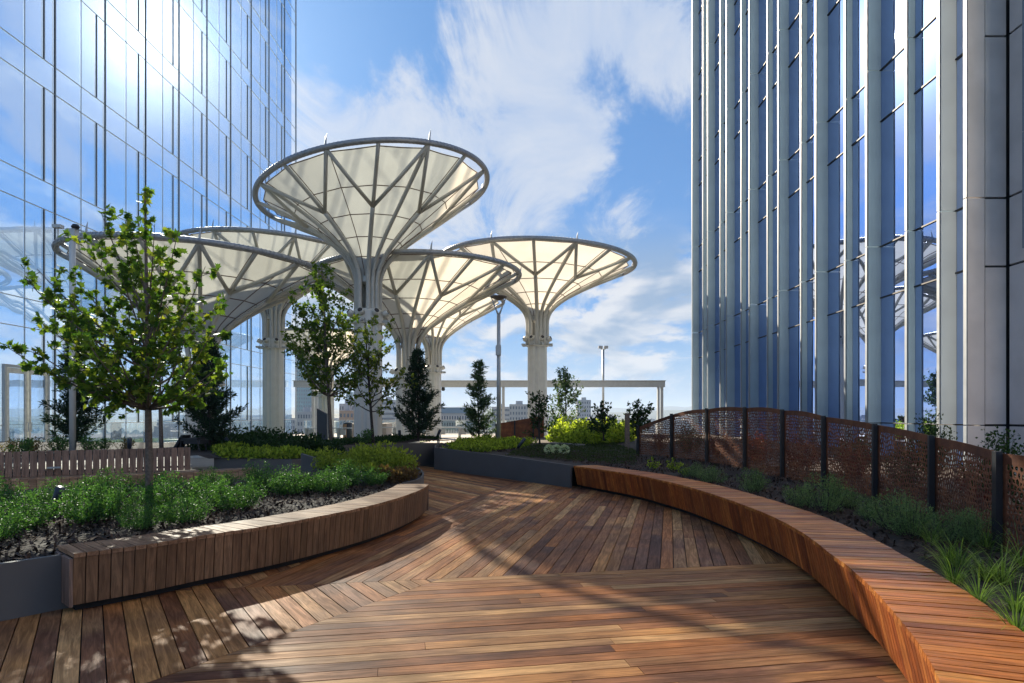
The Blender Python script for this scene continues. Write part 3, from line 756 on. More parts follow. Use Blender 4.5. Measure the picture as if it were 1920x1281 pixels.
tm_ = MB(); tm_.box((0, 0, 0), (.05, 21.8, .03)); trm = mesh('transom', tm_, dark_gap)
for z in tr0: obj('transom', trm, rt, (-.012, 24.25 - 14.15, z))
fcut = [0.0] + [z for z in full if 0 < z < TOP] + [TOP]
fm = {}
for i, y in enumerate(yfin):
    wide = i % 2 == 0; dep = .36 if wide else .19
    for z0, z1 in zip(fcut, fcut[1:]):
        key = (wide, round(z1 - z0, 3))
        if key not in fm:
            h = z1 - z0 - .022; g = MB(); g.box((-dep / 2 + .012, 0, 0), (dep - .03, .085, h)); a = mesh('fin_panel', g, panel_grey)
            g = MB(); g.box((-dep - .003, 0, 0), (.022, .091, h)); b = mesh('fin_edge', g, edge_m); fm[key] = (a, b)
        a, b = fm[key]; fo = obj('fin_panel', a, rt, (0, y - 14.15 + .045, (z0 + z1) / 2)); obj('fin_edge', b, fo)
g = MB(); g.box((XG + 8.1, 24.6, TOP / 2 - .05), (16, 22.1, TOP - .1)); part('core', g, dark_gap, rt)
# solid corner nearest the camera
XC = 9.69; zj = [0, 1.44, 4.64, 6.02, 9.28, 10.6, 13.8, 15.17, 18.4, 19.74, 24.3]
for z0, z1 in zip(zj, zj[1:]):
    g = MB(); g.box(((9.25 + XC) / 2 + .005, 13.36, (z0 + z1) / 2), (XC - 9.25 - .02, .07, z1 - z0 - .045)); part('stone_panel', g, panel_tan, rt)
zk = [0, 1.44, 6.02, 10.6, 15.17, 19.74, 24.3]
for z0, z1 in zip(zk, zk[1:]):
    g = MB(); g.box((9.07, 13.35, (z0 + z1) / 2), (.34, .09, z1 - z0 - .022)); fo = part('corner_panel', g, panel_tan, rt)
    g = MB(); g.box((8.886, 13.355, (z0 + z1) / 2), (.022, .10, z1 - z0 - .022)); part('fin_edge', g, edge_m, rt)
yk = [13.27, 11.9, 10.4, 8.9, 7.4, 5.9, 4.4]
for a, b in zip(yk, yk[1:]):
    for z0, z1 in zip(zj, zj[1:]):
        g = MB(); g.box((XC + .05, (a + b) / 2, (z0 + z1) / 2), (.08, abs(a - b) - .045, z1 - z0 - .045)); part('stone_panel', g, panel_tan, rt)
g = MB(); g.box((XC + 4.1, 8.87, 12.1), (8, 8.9, 24.3)); g.box((9.5, 13.46, 12.1), (.48, .1, 24.3)); part('core', g, dark_gap, rt)
for yy in (12.42, 9.4, 6.4):
    for z0, z1 in ((4.80, 6.99), (7.01, 11.4), (11.42, 16)):
        g = MB(); g.box((9.545, yy, (z0 + z1) / 2), (.24, .16, z1 - z0)); fo = part('hanging_fin', g, panel_grey, rt)
        g = MB(); g.box((9.405, yy, (z0 + z1) / 2), (.022, .17, z1 - z0)); part('fin_edge', g, edge_m, rt)

# ------------------------------------------------------------------ funnel canopies
PROF = [(0, .10), (.30, .10), (.40, .125), (.50, .20), (.60, .325), (.70, .475), (.80, .645), (.90, .82), (1.0, 1.0)]
def prof(t, R):
    """t 0..1 up the funnel -> radius in metres"""
    for (a, ra), (b, rb) in zip(PROF, PROF[1:]):
        if t <= b: return max(.46, lerp(ra, rb, (t - a) / (b - a)) * R)
    return R
def canopy(label, X, Y, hc, R, H, off, tilt, az0, group='white funnel canopies on fluted columns'):
    root = thing('funnel_canopy', label, 'canopy', (X, Y, 0), 0, group)
    nx, ny = math.tan(tilt[0]), math.tan(tilt[1])
    def pt(az, t, dr=0.0, dz=0.0, rr=None):
        r = (prof(t, R) if rr is None else rr) + dr; w = min(1, max(0, (r - .46) / (R - .46))); w2 = w ** 1.0
        x = off[0] * w + r * math.sin(az); y_ = off[1] * w - r * math.cos(az)
        return Vector((X + x, Y + y_, hc + t * H + dz - (nx * r * math.sin(az) - ny * r * math.cos(az)) * w2))
    # column
    n = 48; rr = []
    for j in range(n):
        q = j % 6; rr.append({0: .50, 1: .555, 2: .555, 3: .56, 4: .555, 5: .50}[q])
    g = MB(); vs = []
    for z in (-.05, hc):
        for j in range(n): a = 2 * math.pi * j / n; vs.append((X + rr[j] * math.cos(a), Y + rr[j] * math.sin(a), z))
    g.add(vs, [(j, (j + 1) % n, n + (j + 1) % n, n + j) for j in range(n)]); part('column', g, white_steel, root)
    g = MB(); g.lathe([(.56, hc), (.60, hc), (.60, hc + .42), (.52, hc + .5)], (X, Y, 0), 32); g.lathe([(.60, hc - .08), (.66, hc - .07), (.66, hc - .02), (.6, hc - .01)], (X, Y, 0), 32); part('collar', g, white_steel, root)
    # floodlights round the collar
    fl = MB(); Mx = Matrix.Rotation(rad(62), 3, 'Y')
    fl.lathe([(.085, -.10), (.12, -.08), (.12, .12), (.10, .13)], (.12, 0, 0), 12, Mx); flm = mesh('floodlight', fl, white_steel, True)
    le = MB(); le.lathe([(.085, .121), (.10, .134), (.02, .136)], (.12, 0, 0), 12, Mx); lem = mesh('lens', le, black_m)
    dn = MB(); dn.box((.16, 0, 0), (.34, .14, .07)); dn.box((.22, 0, -.05), (.18, .1, .04)); dnm = mesh('lower_lamp', dn, alu)
    for k in range(8):
        a = az0 - math.pi / 2 + rad(22.5) + k * math.pi / 4; p = (.60 * math.cos(a), .60 * math.sin(a))
        fo = obj('floodlight', flm, root, (p[0], p[1], hc + .33), (0, 0, a)); obj('lens', lem, fo)
        obj('lower_lamp', dnm, root, (p[0], p[1], hc + .02), (0, 0, a))
    # inner drum and hanging rod inside the rib bundle
    g = MB(); g.lathe([(.30, hc + .30 * H), (.34, hc + .30 * H + .02), (.34, hc + .40 * H), (.30, hc + .40 * H)], (X, Y, 0), 20); part('drain_drum', g, white_steel, root)
    g = MB(); g.tube([(X, Y - .05, hc + .45), (X, Y - .05, hc + .31 * H)], .025, 6); g.lathe([(.02, hc + .22 * H), (.10, hc + .22 * H + .02), (.02, hc + .22 * H + .05)], (X, Y - .05, 0), 10); part('drain_rod', g, black_m, root)
    rb = .085 * R / 4.6
    # forked ribs
    for k in range(8):
        az = az0 + k * math.pi / 4; tf = .74
        g = MB(); ts = [i / 14 * tf for i in range(15)]
        g.tube([pt(az, t) for t in ts], [lerp(rb * 1.25, rb, i / 14) for i in range(15)], 8); part('rib', g, rib_steel, root, True)
        node = pt(az, tf)
        for da in (-22.5, 0, 22.5):
            a2 = az + rad(da); g = MB()
            if da == 0: path = [node] + [pt(az, lerp(tf, 1, i / 4)) for i in range(1, 5)]
            else:
                en = pt(a2, 1.0); path = [node, node.lerp(en, .5) + Vector((0, 0, -.03)), en]
            g.tube(path, rb * .86, 7); part('fork_strut', g, rib_steel, root, True)
        if k % 2 == 0:
            a2 = az + rad(22.5); g = MB(); ts = [i / 18 for i in range(19)]
            g.tube([pt(a2, t, -.02) for t in ts], [lerp(rb * 1.1, rb * .8, i / 18) for i in range(19)], 8); part('rib', g, rib_steel, root, True)
    # rim tube with banding
    g = MB(); nn = 96; path = [pt(2 * math.pi * i / nn, 1.0, .02, .05) for i in range(nn + 1)]
    g.tube(path, .105 * R / 4.6, 9, False); rimo = part('rim', g, rim_steel, root, True)
    g = MB()
    for i in range(0, 192):
        a = 2 * math.pi * (i + .5) / 192; p = pt(a, 1.0, .02, .05); q = pt(a + .004, 1.0, .02, .05)
        g.tube([p, q], .118 * R / 4.6, 8)
    part('rim_band', g, rim_steel, root, kind='stuff')
    # spikes
    for a in (rad(22.5), rad(-22.5), rad(100)):
        p = pt(az0 + a, 1.0, .06, .1); g = MB(); g.tube([p, p + Vector((.02, 0, .22)), p + Vector((.06, 0, .40))], [.045, .03, .004], 6); part('lightning_rod', g, alu, root)
    # membrane: sixteen gores pulled in towards straight lines between the ribs
    g = MB(); T = [.33 + .655 * i / 14 for i in range(15)]; na = 64
    def mp(i, t):
        az = az0 + 2 * math.pi * i / na; f = (i % 4) / 4; sag = 1 - .012 * math.sin(math.pi * f)
        edge = .955 - .012 * math.sin(math.pi * f) if t > .98 else 1
        r = prof(t, R) * (sag * lerp(.93, .968, t)) * (edge / .955 if t > .98 else 1) if t > .42 else prof(t, R) * .8
        return pt(az, t, 0, .10 * R / 4.6 + .02, rr=r)
    for t in T:
        for i in range(na): g.v.append(tuple(mp(i, t)))
    for a in range(len(T) - 1):
        for i in range(na): g.f.append((a * na + i, a * na + (i + 1) % na, (a + 1) * na + (i + 1) % na, (a + 1) * na + i))
    part('membrane', g, membrane, root, True)
    # webbing seams
    dzs = Vector((0, 0, -.03))
    for i in range(0, na, 4):
        g = MB(); g.tube([mp(i, t) + dzs for t in T], .016 * R / 4.6, 5, False); part('seam', g, seam_m, root)
    for t in (.46, .58, .70, .83, .985):
        g = MB(); st = 1 if t > .9 else 4
        g.tube([mp(i % na, t) + dzs for i in range(0, na + 1, st)], .019 * R / 4.6, 5, False); part('ring_seam', g, seam_m, root)
    return root
canopy('tallest cream funnel canopy on the fluted column right of centre tree, tilted to the left', -6.30, 26.5, 5.35, 4.48, 5.2, (.25, .2), (rad(-9.0), rad(2)), rad(14))
canopy('cream funnel canopy on a white column beside the grey lamp post', .68, 37.5, 5.6, 5.45, 4.55, (0, 0), (rad(1.6), 0), rad(-3))
canopy('low wide funnel canopy behind the left maple tree', -12.75, 26.0, 2.55, 4.65, 4.85, (0, 0), (rad(2.0), 0), rad(3))
canopy('pale funnel canopy between the mirror tower and the tallest canopy', -14.1, 37.0, 5.4, 4.95, 5.2, (0, 0), (rad(2.0), 0), rad(10))
canopy('low shaded funnel canopy right behind the tallest canopy', -5.55, 31.3, 3.35, 4.75, 4.8, (.5, 0), (rad(-1.0), 0), rad(-7.5))
canopy('distant funnel canopy half hidden by the black conifer', -6.6, 47.5, 4.7, 5.0, 5.1, (0, 0), (rad(1), 0), rad(5))
canopy('small far funnel canopy behind the dark pylon', -14.6, 48.5, 3.0, 4.0, 4.4, (0, 0), (0, 0), rad(12))

# ------------------------------------------------------------------ corten screens
posts = [(4.05, 4.25, 1.26), (4.20, 5.82, 1.31), (4.59, 7.4, 1.40), (4.80, 9.0, 1.51), (4.82, 10.6, 1.615), (4.74, 12.1, 1.73), (4.55, 13.6, 1.79), (4.18, 15.1, 1.78), (3.66, 16.4, 1.66), (3.05, 17.7, 1.33)]
WORDS = ['nearest', 'second', 'third', 'fourth', 'fifth', 'sixth', 'seventh', 'eighth', 'farthest']
for i, (x, y, zt) in enumerate(posts):
    if i == 0: continue
    zb = h_rb(x, y) - .15; ln = Vector((posts[i - 1][0] - x, posts[i - 1][1] - y, 0)); a = math.atan2(ln.y, ln.x)
    g = MB(); n = Vector((ln.y, -ln.x, 0)).normalized()
    if n.x > 0: n = -n
    c_ = Vector((x, y, 0)) + n * .045
    g.prism([(c_.x + math.cos(a) * sx * .031 + n.x * sy * .028, c_.y + math.sin(a) * sx * .031 + n.y * sy * .028) for sx, sy in ((-1, -1), (1, -1), (1, 1), (-1, 1))], zb, zt + .02)
    single('screen_post', g, black_m, 'black screen post, %s along the rusted fence from the right edge' % WORDS[i - 1], 'post', (x, y, zb), group='black posts of the rusted screen fence')
def screen(i):
    (x1, y1, zt1), (x0, y0, zt0) = posts[i], posts[i + 1]
    A, B = Vector((x0, y0, 0)), Vector((x1, y1, 0)); L = (B - A).length; D = (B - A).normalized(); n = Vector((-D.y, D.x, 0))
    r = random.Random(50 + i); ch, cw_ = .074, .056; g = MB(); TH = .006
    def top(s_):
        return lerp(zt0, zt1, s_ / L) + (.035 if 3 < i < 8 else .012) * math.sin(math.pi * s_ / L)
    zb0 = lerp(h_rb(x0, y0), h_rb(x1, y1), .5) - .04
    nc = int(L / cw_) + 1; H = max(zt0, zt1) - zb0 + .1; nr = int(H / (ch * .75)) + 2
    def warp(s_, z):
        e_ = min(1, min(s_, L - s_) / .08) if 0 < s_ < L else 0
        return s_ + .028 * e_ * noise.noise(Vector((s_ * 7, z * 7, i))), z + .034 * noise.noise(Vector((s_ * 6, z * 6, i + 9.0)))
    V = {}
    def hv(i_, j_):      # honeycomb vertex lattice, jittered
        if (i_, j_) not in V: V[i_, j_] = (r.uniform(-.42, .42) * cw_ * .5, r.uniform(-.42, .42) * ch * .42)
        return V[i_, j_]
    def add(pts, back=False):
        o = len(g.v)
        for s_, z in pts:
            s_, z = warp(s_, z); s_ = max(.0, min(L, s_)); p = A + D * s_; g.v.append((p.x, p.y, z))
        g.f.append(tuple(range(o, o + len(pts))))
    for c in range(-1, nc + 1):
        for q in range(nr):
            cx_ = (c + .5 * (q % 2)) * cw_ + cw_ * .5; cz_ = zb0 + q * ch * .75
            out = []
            for k_, (ax, az_) in enumerate(((0, -.5), (.5, -.25), (.5, .25), (0, .5), (-.5, .25), (-.5, -.25))):
                gx = round((cx_ + ax * cw_) / (cw_ * .5)); gz = round((cz_ + az_ * ch - zb0) / (ch * .25)); j = hv(gx, gz)
                out.append((cx_ + ax * cw_ + j[0], cz_ + az_ * ch + j[1]))
            mx, mz = sum(p[0] for p in out) / 6, sum(p[1] for p in out) / 6
            if mz > top(min(L, max(0, mx))) - .055 or mx < .03 or mx > L - .03: 
                continue
            sh = r.uniform(.58, .82)
            inn = [(lerp(mx, p[0], sh), lerp(mz, p[1], sh)) for p in out]
            for k_ in range(6):
                a, b, c2, d2 = out[k_], out[(k_ + 1) % 6], inn[(k_ + 1) % 6], inn[k_]; add([a, b, c2, d2])
            # inner edge thickness
            o = len(g.v)
            inw = [warp(*q_) for q_ in inn]
            for s_, z in inw:
                p = A + D * s_; g.v.append((p.x, p.y, z))
            for s_, z in inw:
                p = A + D * s_ + n * TH; g.v.append((p.x, p.y, z))
            for k_ in range(6): g.f.append((o + k_, o + (k_ + 1) % 6, o + 6 + (k_ + 1) % 6, o + 6 + k_))
    # frame bands
    m_ = 12
    for k_ in range(m_):
        s0, s1 = L * k_ / m_, L * (k_ + 1) / m_
        pts3 = [(s0, top(s0) - .085), (s1, top(s1) - .085), (s1, top(s1)), (s0, top(s0))]
        o = len(g.v)
        for off in (-.002, TH + .002):
            for s_, z in pts3:
                p = A + D * s_ + n * off; g.v.append((p.x, p.y, z))
        g.f += [(o, o + 1, o + 2, o + 3), (o + 7, o + 6, o + 5, o + 4), (o + 3, o + 2, o + 6, o + 7), (o, o + 4, o + 5, o + 1)]
    for s0 in (0.0, L - .055):
        p, q = A + D * s0, A + D * (s0 + .055); zt = min(top(s0), top(s0 + .055)) - .01
        g.prism([(p.x - n.x * .003, p.y - n.y * .003), (q.x - n.x * .003, q.y - n.y * .003), (q.x + n.x * .008, q.y + n.y * .008), (p.x + n.x * .008, p.y + n.y * .008)], zb0, zt)
    lab = 'rust brown perforated steel screen panel, %s from the right edge' % WORDS[i]
    single('perforated_screen', g, corten, lab, 'screen', (x0, y0, zb0), group='perforated rusted screen panels along the tower')
for i in range(9): screen(i)

# ------------------------------------------------------------------ trees
T1B = Vector((at(281, 950, 8.65).x, 8.65, .42)); r1 = random.Random(5)
def ends_px(lst, Y, spread, r):
    return [at(x, y, Y + (dy_ if dy_ is not None else r.uniform(-spread, spread))) for x, y, dy_ in [(*q, None) if len(q) == 2 else q for q in lst]]
e1 = ends_px([(150, 455), (190, 400, .3), (120, 500), (70, 505, -.2), (95, 560), (45, 520, -.5), (120, 610), (100, 650), (235, 430), (240, 400, .2), (335, 430), (325, 500), (350, 540), (385, 500, .2), (405, 575), (395, 640), (420, 680),
              (370, 700), (345, 640), (300, 620), (180, 560), (170, 650), (200, 700), (150, 690, -.8), (60, 655, -.9), (20, 655, -1.1), (240, 700), (330, 730), (280, 560), (220, 500), (300, 480), (385, 735, -.3), (260, 640, .6), (210, 610, -.9), (310, 570, -.9), (350, 600, .8), (110, 545, .3), (75, 600, .5), (160, 720, .2), (215, 745, .5), (400, 620, -.6), (415, 700, .4), (270, 610, -.8), (240, 570, .2), (290, 420), (160, 610, -.5), (90, 690, -.3), (300, 680, -.9), (260, 520, .7), (140, 580, .9)], 8.65, 1.0, r1)
broadleaf('maple_tree', 'young maple tree with lobed leaves growing in the left bed, nearest the camera', T1B, at(272, 352, 8.65), e1, .044, .102, 10, 11, True, leaf_maple, twig=.42, singles=280, fork=.31)
r1 = random.Random(6)
e2_ = ends_px([(545, 560), (550, 610), (545, 650), (570, 690), (600, 530), (590, 500), (620, 520), (650, 545), (570, 540), (660, 590), (680, 640), (560, 580), (600, 640), (640, 660), (610, 590), (585, 720), (650, 710), (690, 690), (580, 620), (630, 600), (600, 560), (560, 665), (670, 720), (620, 690), (640, 610), (540, 630)], 19, 1.0, r1)
broadleaf('young_tree', 'young bushy tree with upright trunk beside the dark pylon', Vector((*at(621, 832, 19).xy, .78)), at(603, 497, 19), e2_, .055, .135, 20, 12, False, leaf_tree, twig=.6, fork=.27)
r1 = random.Random(8)
e3_ = ends_px([(640, 600), (660, 620), (700, 600), (735, 605), (715, 650), (690, 620), (650, 660), (720, 690), (740, 715), (700, 720), (660, 700), (670, 650), (740, 640), (690, 680), (725, 760), (650, 740), (640, 640), (760, 700), (780, 710), (700, 660)], 19.5, .9, r1)
broadleaf('leaning_tree', 'slender leaning tree with yellow-green leaves before the tallest canopy column', Vector((*at(700, 830, 19.5).xy, .82)), at(684, 596, 19.5), e3_, .042, .12, 14, 13, False, leaf('yellow_tree_leaf', (.06, .10, .02), (.17, .21, .035), .5, .4, (.30, .27, .04)), darkbark_m, twig=.5, fork=.25)
r1 = random.Random(9)
e4_ = ends_px([(250, 640), (340, 650), (300, 600), (270, 700), (330, 710), (360, 690), (240, 700), (310, 660), (355, 620), (280, 620)], 16, .9, r1)
broadleaf('young_tree', 'thin young tree behind the slatted backrest', Vector((*at(303, 836, 16).xy, .75)), at(298, 590, 16), e4_, .045, .12, 14, 14, False, leaf_tree, twig=.5, fork=.35)
conifer('conifer', 'black-green conifer standing right of the white pole by the door', Vector((*at(140, 836, 17).xy, .77)), 2.75, 1.25, 21, dens=1.15)
conifer('conifer', 'dark broad conifer in front of the low funnel canopy column', Vector((*at(392, 842, 16.5).xy, .74)), 2.75, 1.35, 22, dens=1.2)
conifer('conifer', 'narrow black conifer on the mound in front of two canopy columns', Vector((*at(784, 820, 21.5).xy, .80)), 2.95, 1.25, 23, dens=1.2)
conifer('conifer', 'open grey-green conifer left of the tall lamp post', Vector((*at(897, 818, 25.5).xy, .60)), 3.1, 1.35, 24, leaf_conl, .95)
# slender multi-stemmed shrub trees on the right
def stemmy(name, label, px, pyb, pyt, wpx, Y, m, ls, seed, n=26, per=7):
    r = random.Random(seed); b = at(px, pyb, Y); b.z = max(b.z, .4); es = []
    for k in range(n):
        t = r.random() ** .8; es.append(at(px + r.uniform(-.5, .5) * wpx * (1 - .45 * t), lerp(pyb - 18, pyt, t), Y + r.uniform(-.5, .5)))
    broadleaf(name, label, b, at(px + r.uniform(-4, 4), pyt, Y), es, .028, ls, per, seed, False, m, darkbark_m, 'shrub', twig=.22)
stemmy('tall_shrub', 'bare-stemmed dark leaved shrub in front of the canopy column by the lamp', 1012, 832, 738, 70, 20.5, leaf_dark, .12, 31, 24, 7)
stemmy('feathery_tree', 'tall feathery willow-like young tree right of the canopy column', 1062, 812, 690, 78, 27, leaf_conl, .12, 32, 52, 8)
stemmy('tall_shrub', 'dark leaved open shrub left of the distant floodlight mast', 1132, 826, 756, 76, 21, leaf_dark, .12, 33, 26, 8)
stemmy('tall_shrub', 'dark rounded shrub just left of the rusted screen end', 1198, 832, 752, 76, 20, leaf_dark, .12, 34, 30, 8)

# ------------------------------------------------------------------ shrubs
boxA, boxB, boxC = bush_meshes(1, leaf_box, .66, .95, 3600, .042, .55, 34), bush_meshes(2, leaf_box, .60, .88, 3200, .040, .55, 30), bush_meshes(3, leaf_box, .72, .85, 3300, .040, .55, 30)
def sh(ms, name, px, Y, sc, label, group=None, dz=0, hf=h_isl):
    x = (px - CX) * Y / F; sc = sc * ((.92, .92, .74)[0]) if hf is h_rb else sc
    k_ = R_.uniform(.78, 1.14) if hf is h_isl else R_.uniform(1.0, 1.42)
    put_bush(ms, name, label, x, Y, hf(x, Y) + dz, (sc * .82 * k_, sc * .82 * k_, sc * .70 * k_) if hf is h_isl else sc * k_, R_.uniform(0, 6.28), group=group)
GL = 'leafy green shrubs in the left bed'
for ms, px, Y, sc, lab in [
    (boxA, -15, 6.3, .95, 'green shrub cut by the left picture edge, nearest the steel wall'), (boxB, 45, 7.0, .95, 'green shrub above the bare steel wall at the far left'),
    (boxC, -10, 8.2, 1.0, 'tall green shrub at the left edge behind the nearest ones'), (boxA, 105, 8.4, .95, 'green shrub behind the small spotlight at left'),
    (boxB, 160, 7.3, .95, 'green shrub left of the maple trunk, above the bench end'), (boxC, 215, 7.6, 1.0, 'dense green shrub just left of the maple trunk'),
    (boxA, 200, 9.2, .9, 'rear green shrub left of the maple trunk, before the timber planter'), (boxA, 325, 8.3, 1.0, 'green shrub right beside the maple trunk'), (boxB, 300, 9.8, .95, 'rear green shrub behind the maple trunk'),
    (boxC, 395, 8.6, .95, 'green shrub in the middle of the left bed'), (boxB, 445, 8.3, 1.0, 'wide green shrub leaning toward the bench top'), (boxA, 400, 10.2, .95, 'rear green shrub below the slatted bench seat'),
    (boxC, 490, 10.3, 1.0, 'green shrub behind the middle of the left bench'), (boxA, 545, 10.0, 1.1, 'large rounded green shrub near the steel divider'), (boxB, 585, 10.4, .9, 'small green shrub against the steel divider foot'),
    (boxC, 262, 6.9, .55, 'small green shrub on the mulch before the maple trunk'), (boxA, 350, 7.35, .8, 'small green shrub close to the bench boards right of the trunk'), (boxC, 620, 10.2, .9, 'green shrub in front of the steel divider foot'), 
    (boxA, 650, 11.0, 1.05, 'green shrub right of the steel divider'), (boxB, 700, 11.2, .95, 'last green shrub before the bed tip'),
]: sh(ms, 'leafy_shrub', px, Y, sc, lab, GL)
bl1, bl2 = bush_meshes(5, leaf_blue, .52, .78, 2400, .045, .26, 36, 1.3), bush_meshes(6, leaf_blue, .48, .70, 2200, .045, .26, 30, 1.3)
GR = 'blue-green bushy shrubs along the rusted screens'
for ms, px, Y, sc, lab in [
    (bl1, 1335, 11.6, .62, 'small blue-green shrub behind the far part of the right bench'), (bl2, 1410, 10.3, .78, 'low blue-green shrub before the fourth screen'),
    (bl1, 1497, 8.7, .62, 'blue-green shrub left half of the pair before the middle screens'), (bl2, 1548, 8.2, .82, 'blue-green shrub right half of the pair before the middle screens'),
    (bl1, 1588, 8.5, .55, 'little blue-green shrub trailing right of the middle pair'),
    (bl2, 1625, 7.6, .55, 'small blue-green shrub between the middle pair and nearest cluster'),  (bl1, 1300, 12.6, .5, 'farthest little blue-green shrub behind the right bench'), (bl2, 1835, 6.0, .6, 'blue-green shrub at the foot of the nearest black post'),
    (bl1, 1680, 6.9, .68, 'bushy blue-green shrub before the third screen'), (bl2, 1712, 6.5, .68, 'blue-green shrub in the middle of the nearest cluster'), (bl1, 1778, 6.2, .66, 'nearest blue-green shrub beside the lily turf'),
]: sh(ms, 'bushy_shrub', px, Y, sc, lab, GR, hf=h_rb)
redA, redB = bush_meshes(7, leaf_red, .8, .9, 1500, .05, .6, 30), bush_meshes(8, leaf_dark, .95, 1.0, 1800, .055, .6, 30)
for k, (x, y, ms, sc, lab) in enumerate([
    (5.3, 6.6, redB, .8, 'dark green shrub behind the nearest rusted screen'), (5.7, 8.3, redA, .7, 'maroon shrub behind the second screen'), (5.8, 10.0, redB, .75, 'dark green shrub behind the third screen'),
    (5.75, 11.6, redA, .85, 'maroon shrub behind the fourth screen'), (5.5, 13.2, redA, .9, 'maroon shrub behind the fifth screen'), (5.15, 14.8, redA, .9, 'maroon shrub behind the sixth screen'), (4.8, 16.3, redA, .85, 'maroon shrub behind the seventh screen'),
    (4.4, 17.8, redB, .8, 'dark green shrub behind the eighth screen'), (3.8, 18.6, redA, .7, 'maroon shrub behind the far end screen'), (6.3, 12.6, redB, .8, 'dark green shrub deep behind the fourth screen')]):
    put_bush(ms, 'screened_shrub', lab, x, y, h_rb(x, y), sc, k * 1.3, group='shrubs seen through the rusted screens')
put_bush(redB, 'dark_shrub', 'glossy dark shrub showing above the right end of the screens', *at(1880, 0, 6.9).xy, .80, (.75, .75, .72), 1.0)
put_bush(redB, 'dark_shrub', 'dark shrub above the screens in front of the tower base', *at(1748, 0, 9.9).xy, .75, (.7, .7, .95), 2.0)
# little shrubs in front of the door and poles
sm1, sm2 = bush_meshes(9, leaf_box, .42, .6, 700, .045, .6, 16), bush_meshes(10, leaf('russet_shrub_leaf', (.10, .075, .025), (.20, .14, .04), .4, .5), .42, .6, 600, .045, .6, 16)
for px, Y, ms, sc, lab in [(22, 14.2, sm2, .9, 'bronze leaved low shrub in front of the left door leaf'), (45, 13.6, sm1, 1.0, 'green low shrub in front of the double door'), (68, 14.2, sm2, .95, 'bronze leaved low shrub at the right door post'),
        (112, 15, sm1, 1.0, 'low shrub left of the white pole foot'), (168, 15, sm1, 1.0, 'low shrub right of the white pole foot'), (235, 15.6, sm2, .85, 'sparse low shrub above the middle of the backrest'), (195, 16.2, sm1, .8, 'small shrub behind the backrest near the dark conifer')]:
    x = (px - CX) * Y / F; put_bush(ms, 'low_shrub', lab, x, Y, .77, sc, px, group='low shrubs behind the slatted backrest')
put_bush(sm1, 'low_shrub', 'small dark round shrub in front of the tallest canopy column', *at(685, 0, 19.0).xy, .80, 1.1, 1.0)

# ground covers
def sprig(size, ratio=.5, up_=.9, k=5, h=.12):
    def fn(g, r, x, y, z):
        zz = z + r.random() * h * (.25 + 2.0 * max(0, .45 + fbm(x, y, 1.7, 3.0)))
        for _ in range(k): leaf_quad(g, Vector((x + r.gauss(0, size * .6), y + r.gauss(0, size * .6), zz)), rvec(r, up_), rvec(r, .6), size * r.uniform(.6, 1.2), size * ratio)
    return fn
def reg(pts): return [tuple(at(px, 0, Y).xy) for px, Y in pts]
scatter('lime_groundcover', [(-6.75, 14.6), (-5.25, 14.85), (-5.0, 15.9), (-6.0, 16.6), (-7.5, 16.0)], h_rear, 1500, leaf_lime, sprig(.10, .5, 1.0, 5, .10), 41, 'lime green leafy groundcover right of the slatted backrest')
scatter('dark_hedge', [(-8.5, 16.4), (-7.4, 16.2), (-5.3, 16.4), (-4.7, 17.4), (-6.0, 19.2), (-8.3, 20)], h_rear, 2600, leaf_dark, sprig(.10, .5, .8, 5, .24), 42, 'dark green low hedge behind the lime groundcover')
scatter('sunlit_groundcover', [(-4.0, 12.7), (-2.6, 11.9), (-2.1, 12.2), (-2.15, 12.9), (-3.2, 14.1), (-4.4, 14.2)], h_isl, 2000, leaf('yellow_groundcover_leaf', (.14, .18, .028), (.34, .37, .06), .5, .5), sprig(.08, .45, 1.2, 5, .18), 43, 'sunlit yellow-green groundcover on the bed tip')
scatter('russet_groundcover', [(-2.7, 11.5), (-2.2, 11.3), (-1.98, 11.9), (-2.05, 12.5), (-2.5, 12.3)], h_isl, 500, leaf('russet_leaf', (.10, .05, .03), (.16, .10, .04), .4, .5), sprig(.07, .5, .8, 4, .12), 44, 'reddish brown groundcover at the rounded bed tip')
scatter('lime_groundcover', reg([(842, 19.9), (905, 18.9), (975, 20.5), (1000, 23), (930, 25), (860, 24)]), h_rb, 1500, leaf_lime, sprig(.12, .5, 1.0, 5, .10), 45, 'lime green groundcover along the long steel planter wall')
scatter('lime_groundcover', reg([(1030, 23), (1100, 21.5), (1180, 22), (1190, 27), (1100, 30), (1035, 29)]), lambda x, y: h_rb(x, y) + .02, 3600, leaf_lime, sprig(.14, .5, .5, 5, .34), 46, 'bright lime groundcover mound before the distant roofs')
scatter('green_groundcover', reg([(950, 18), (1060, 16.6), (1190, 15.2), (1200, 18), (1150, 22), (1000, 22)]), h_rb, 3200, leaf('olive_groundcover_leaf', (.028, .045, .016), (.07, .095, .03), .4, .5), sprig(.045, .4, 1.2, 5, .04), 47, 'fine olive groundcover left of the rusted screens')
scatter('mound_groundcover', [(-6.6, 19.5), (-5.3, 18.2), (-4.3, 20.3), (-3.0, 22.9), (-3.4, 24.5), (-6.5, 24)], h_p2, 2400, leaf_dark, sprig(.09, .5, .8, 4, .06), 48, 'dark low plants on the shaded conifer mound')
scatter('lawn_grass', reg([(420, 34), (600, 32), (600, 44), (480, 46)]), lambda x, y: .03, 2600, leaf_lime, sprig(.09, .15, 2.5, 3, 0), 49, 'thin sunlit lawn grass beyond the hedge')
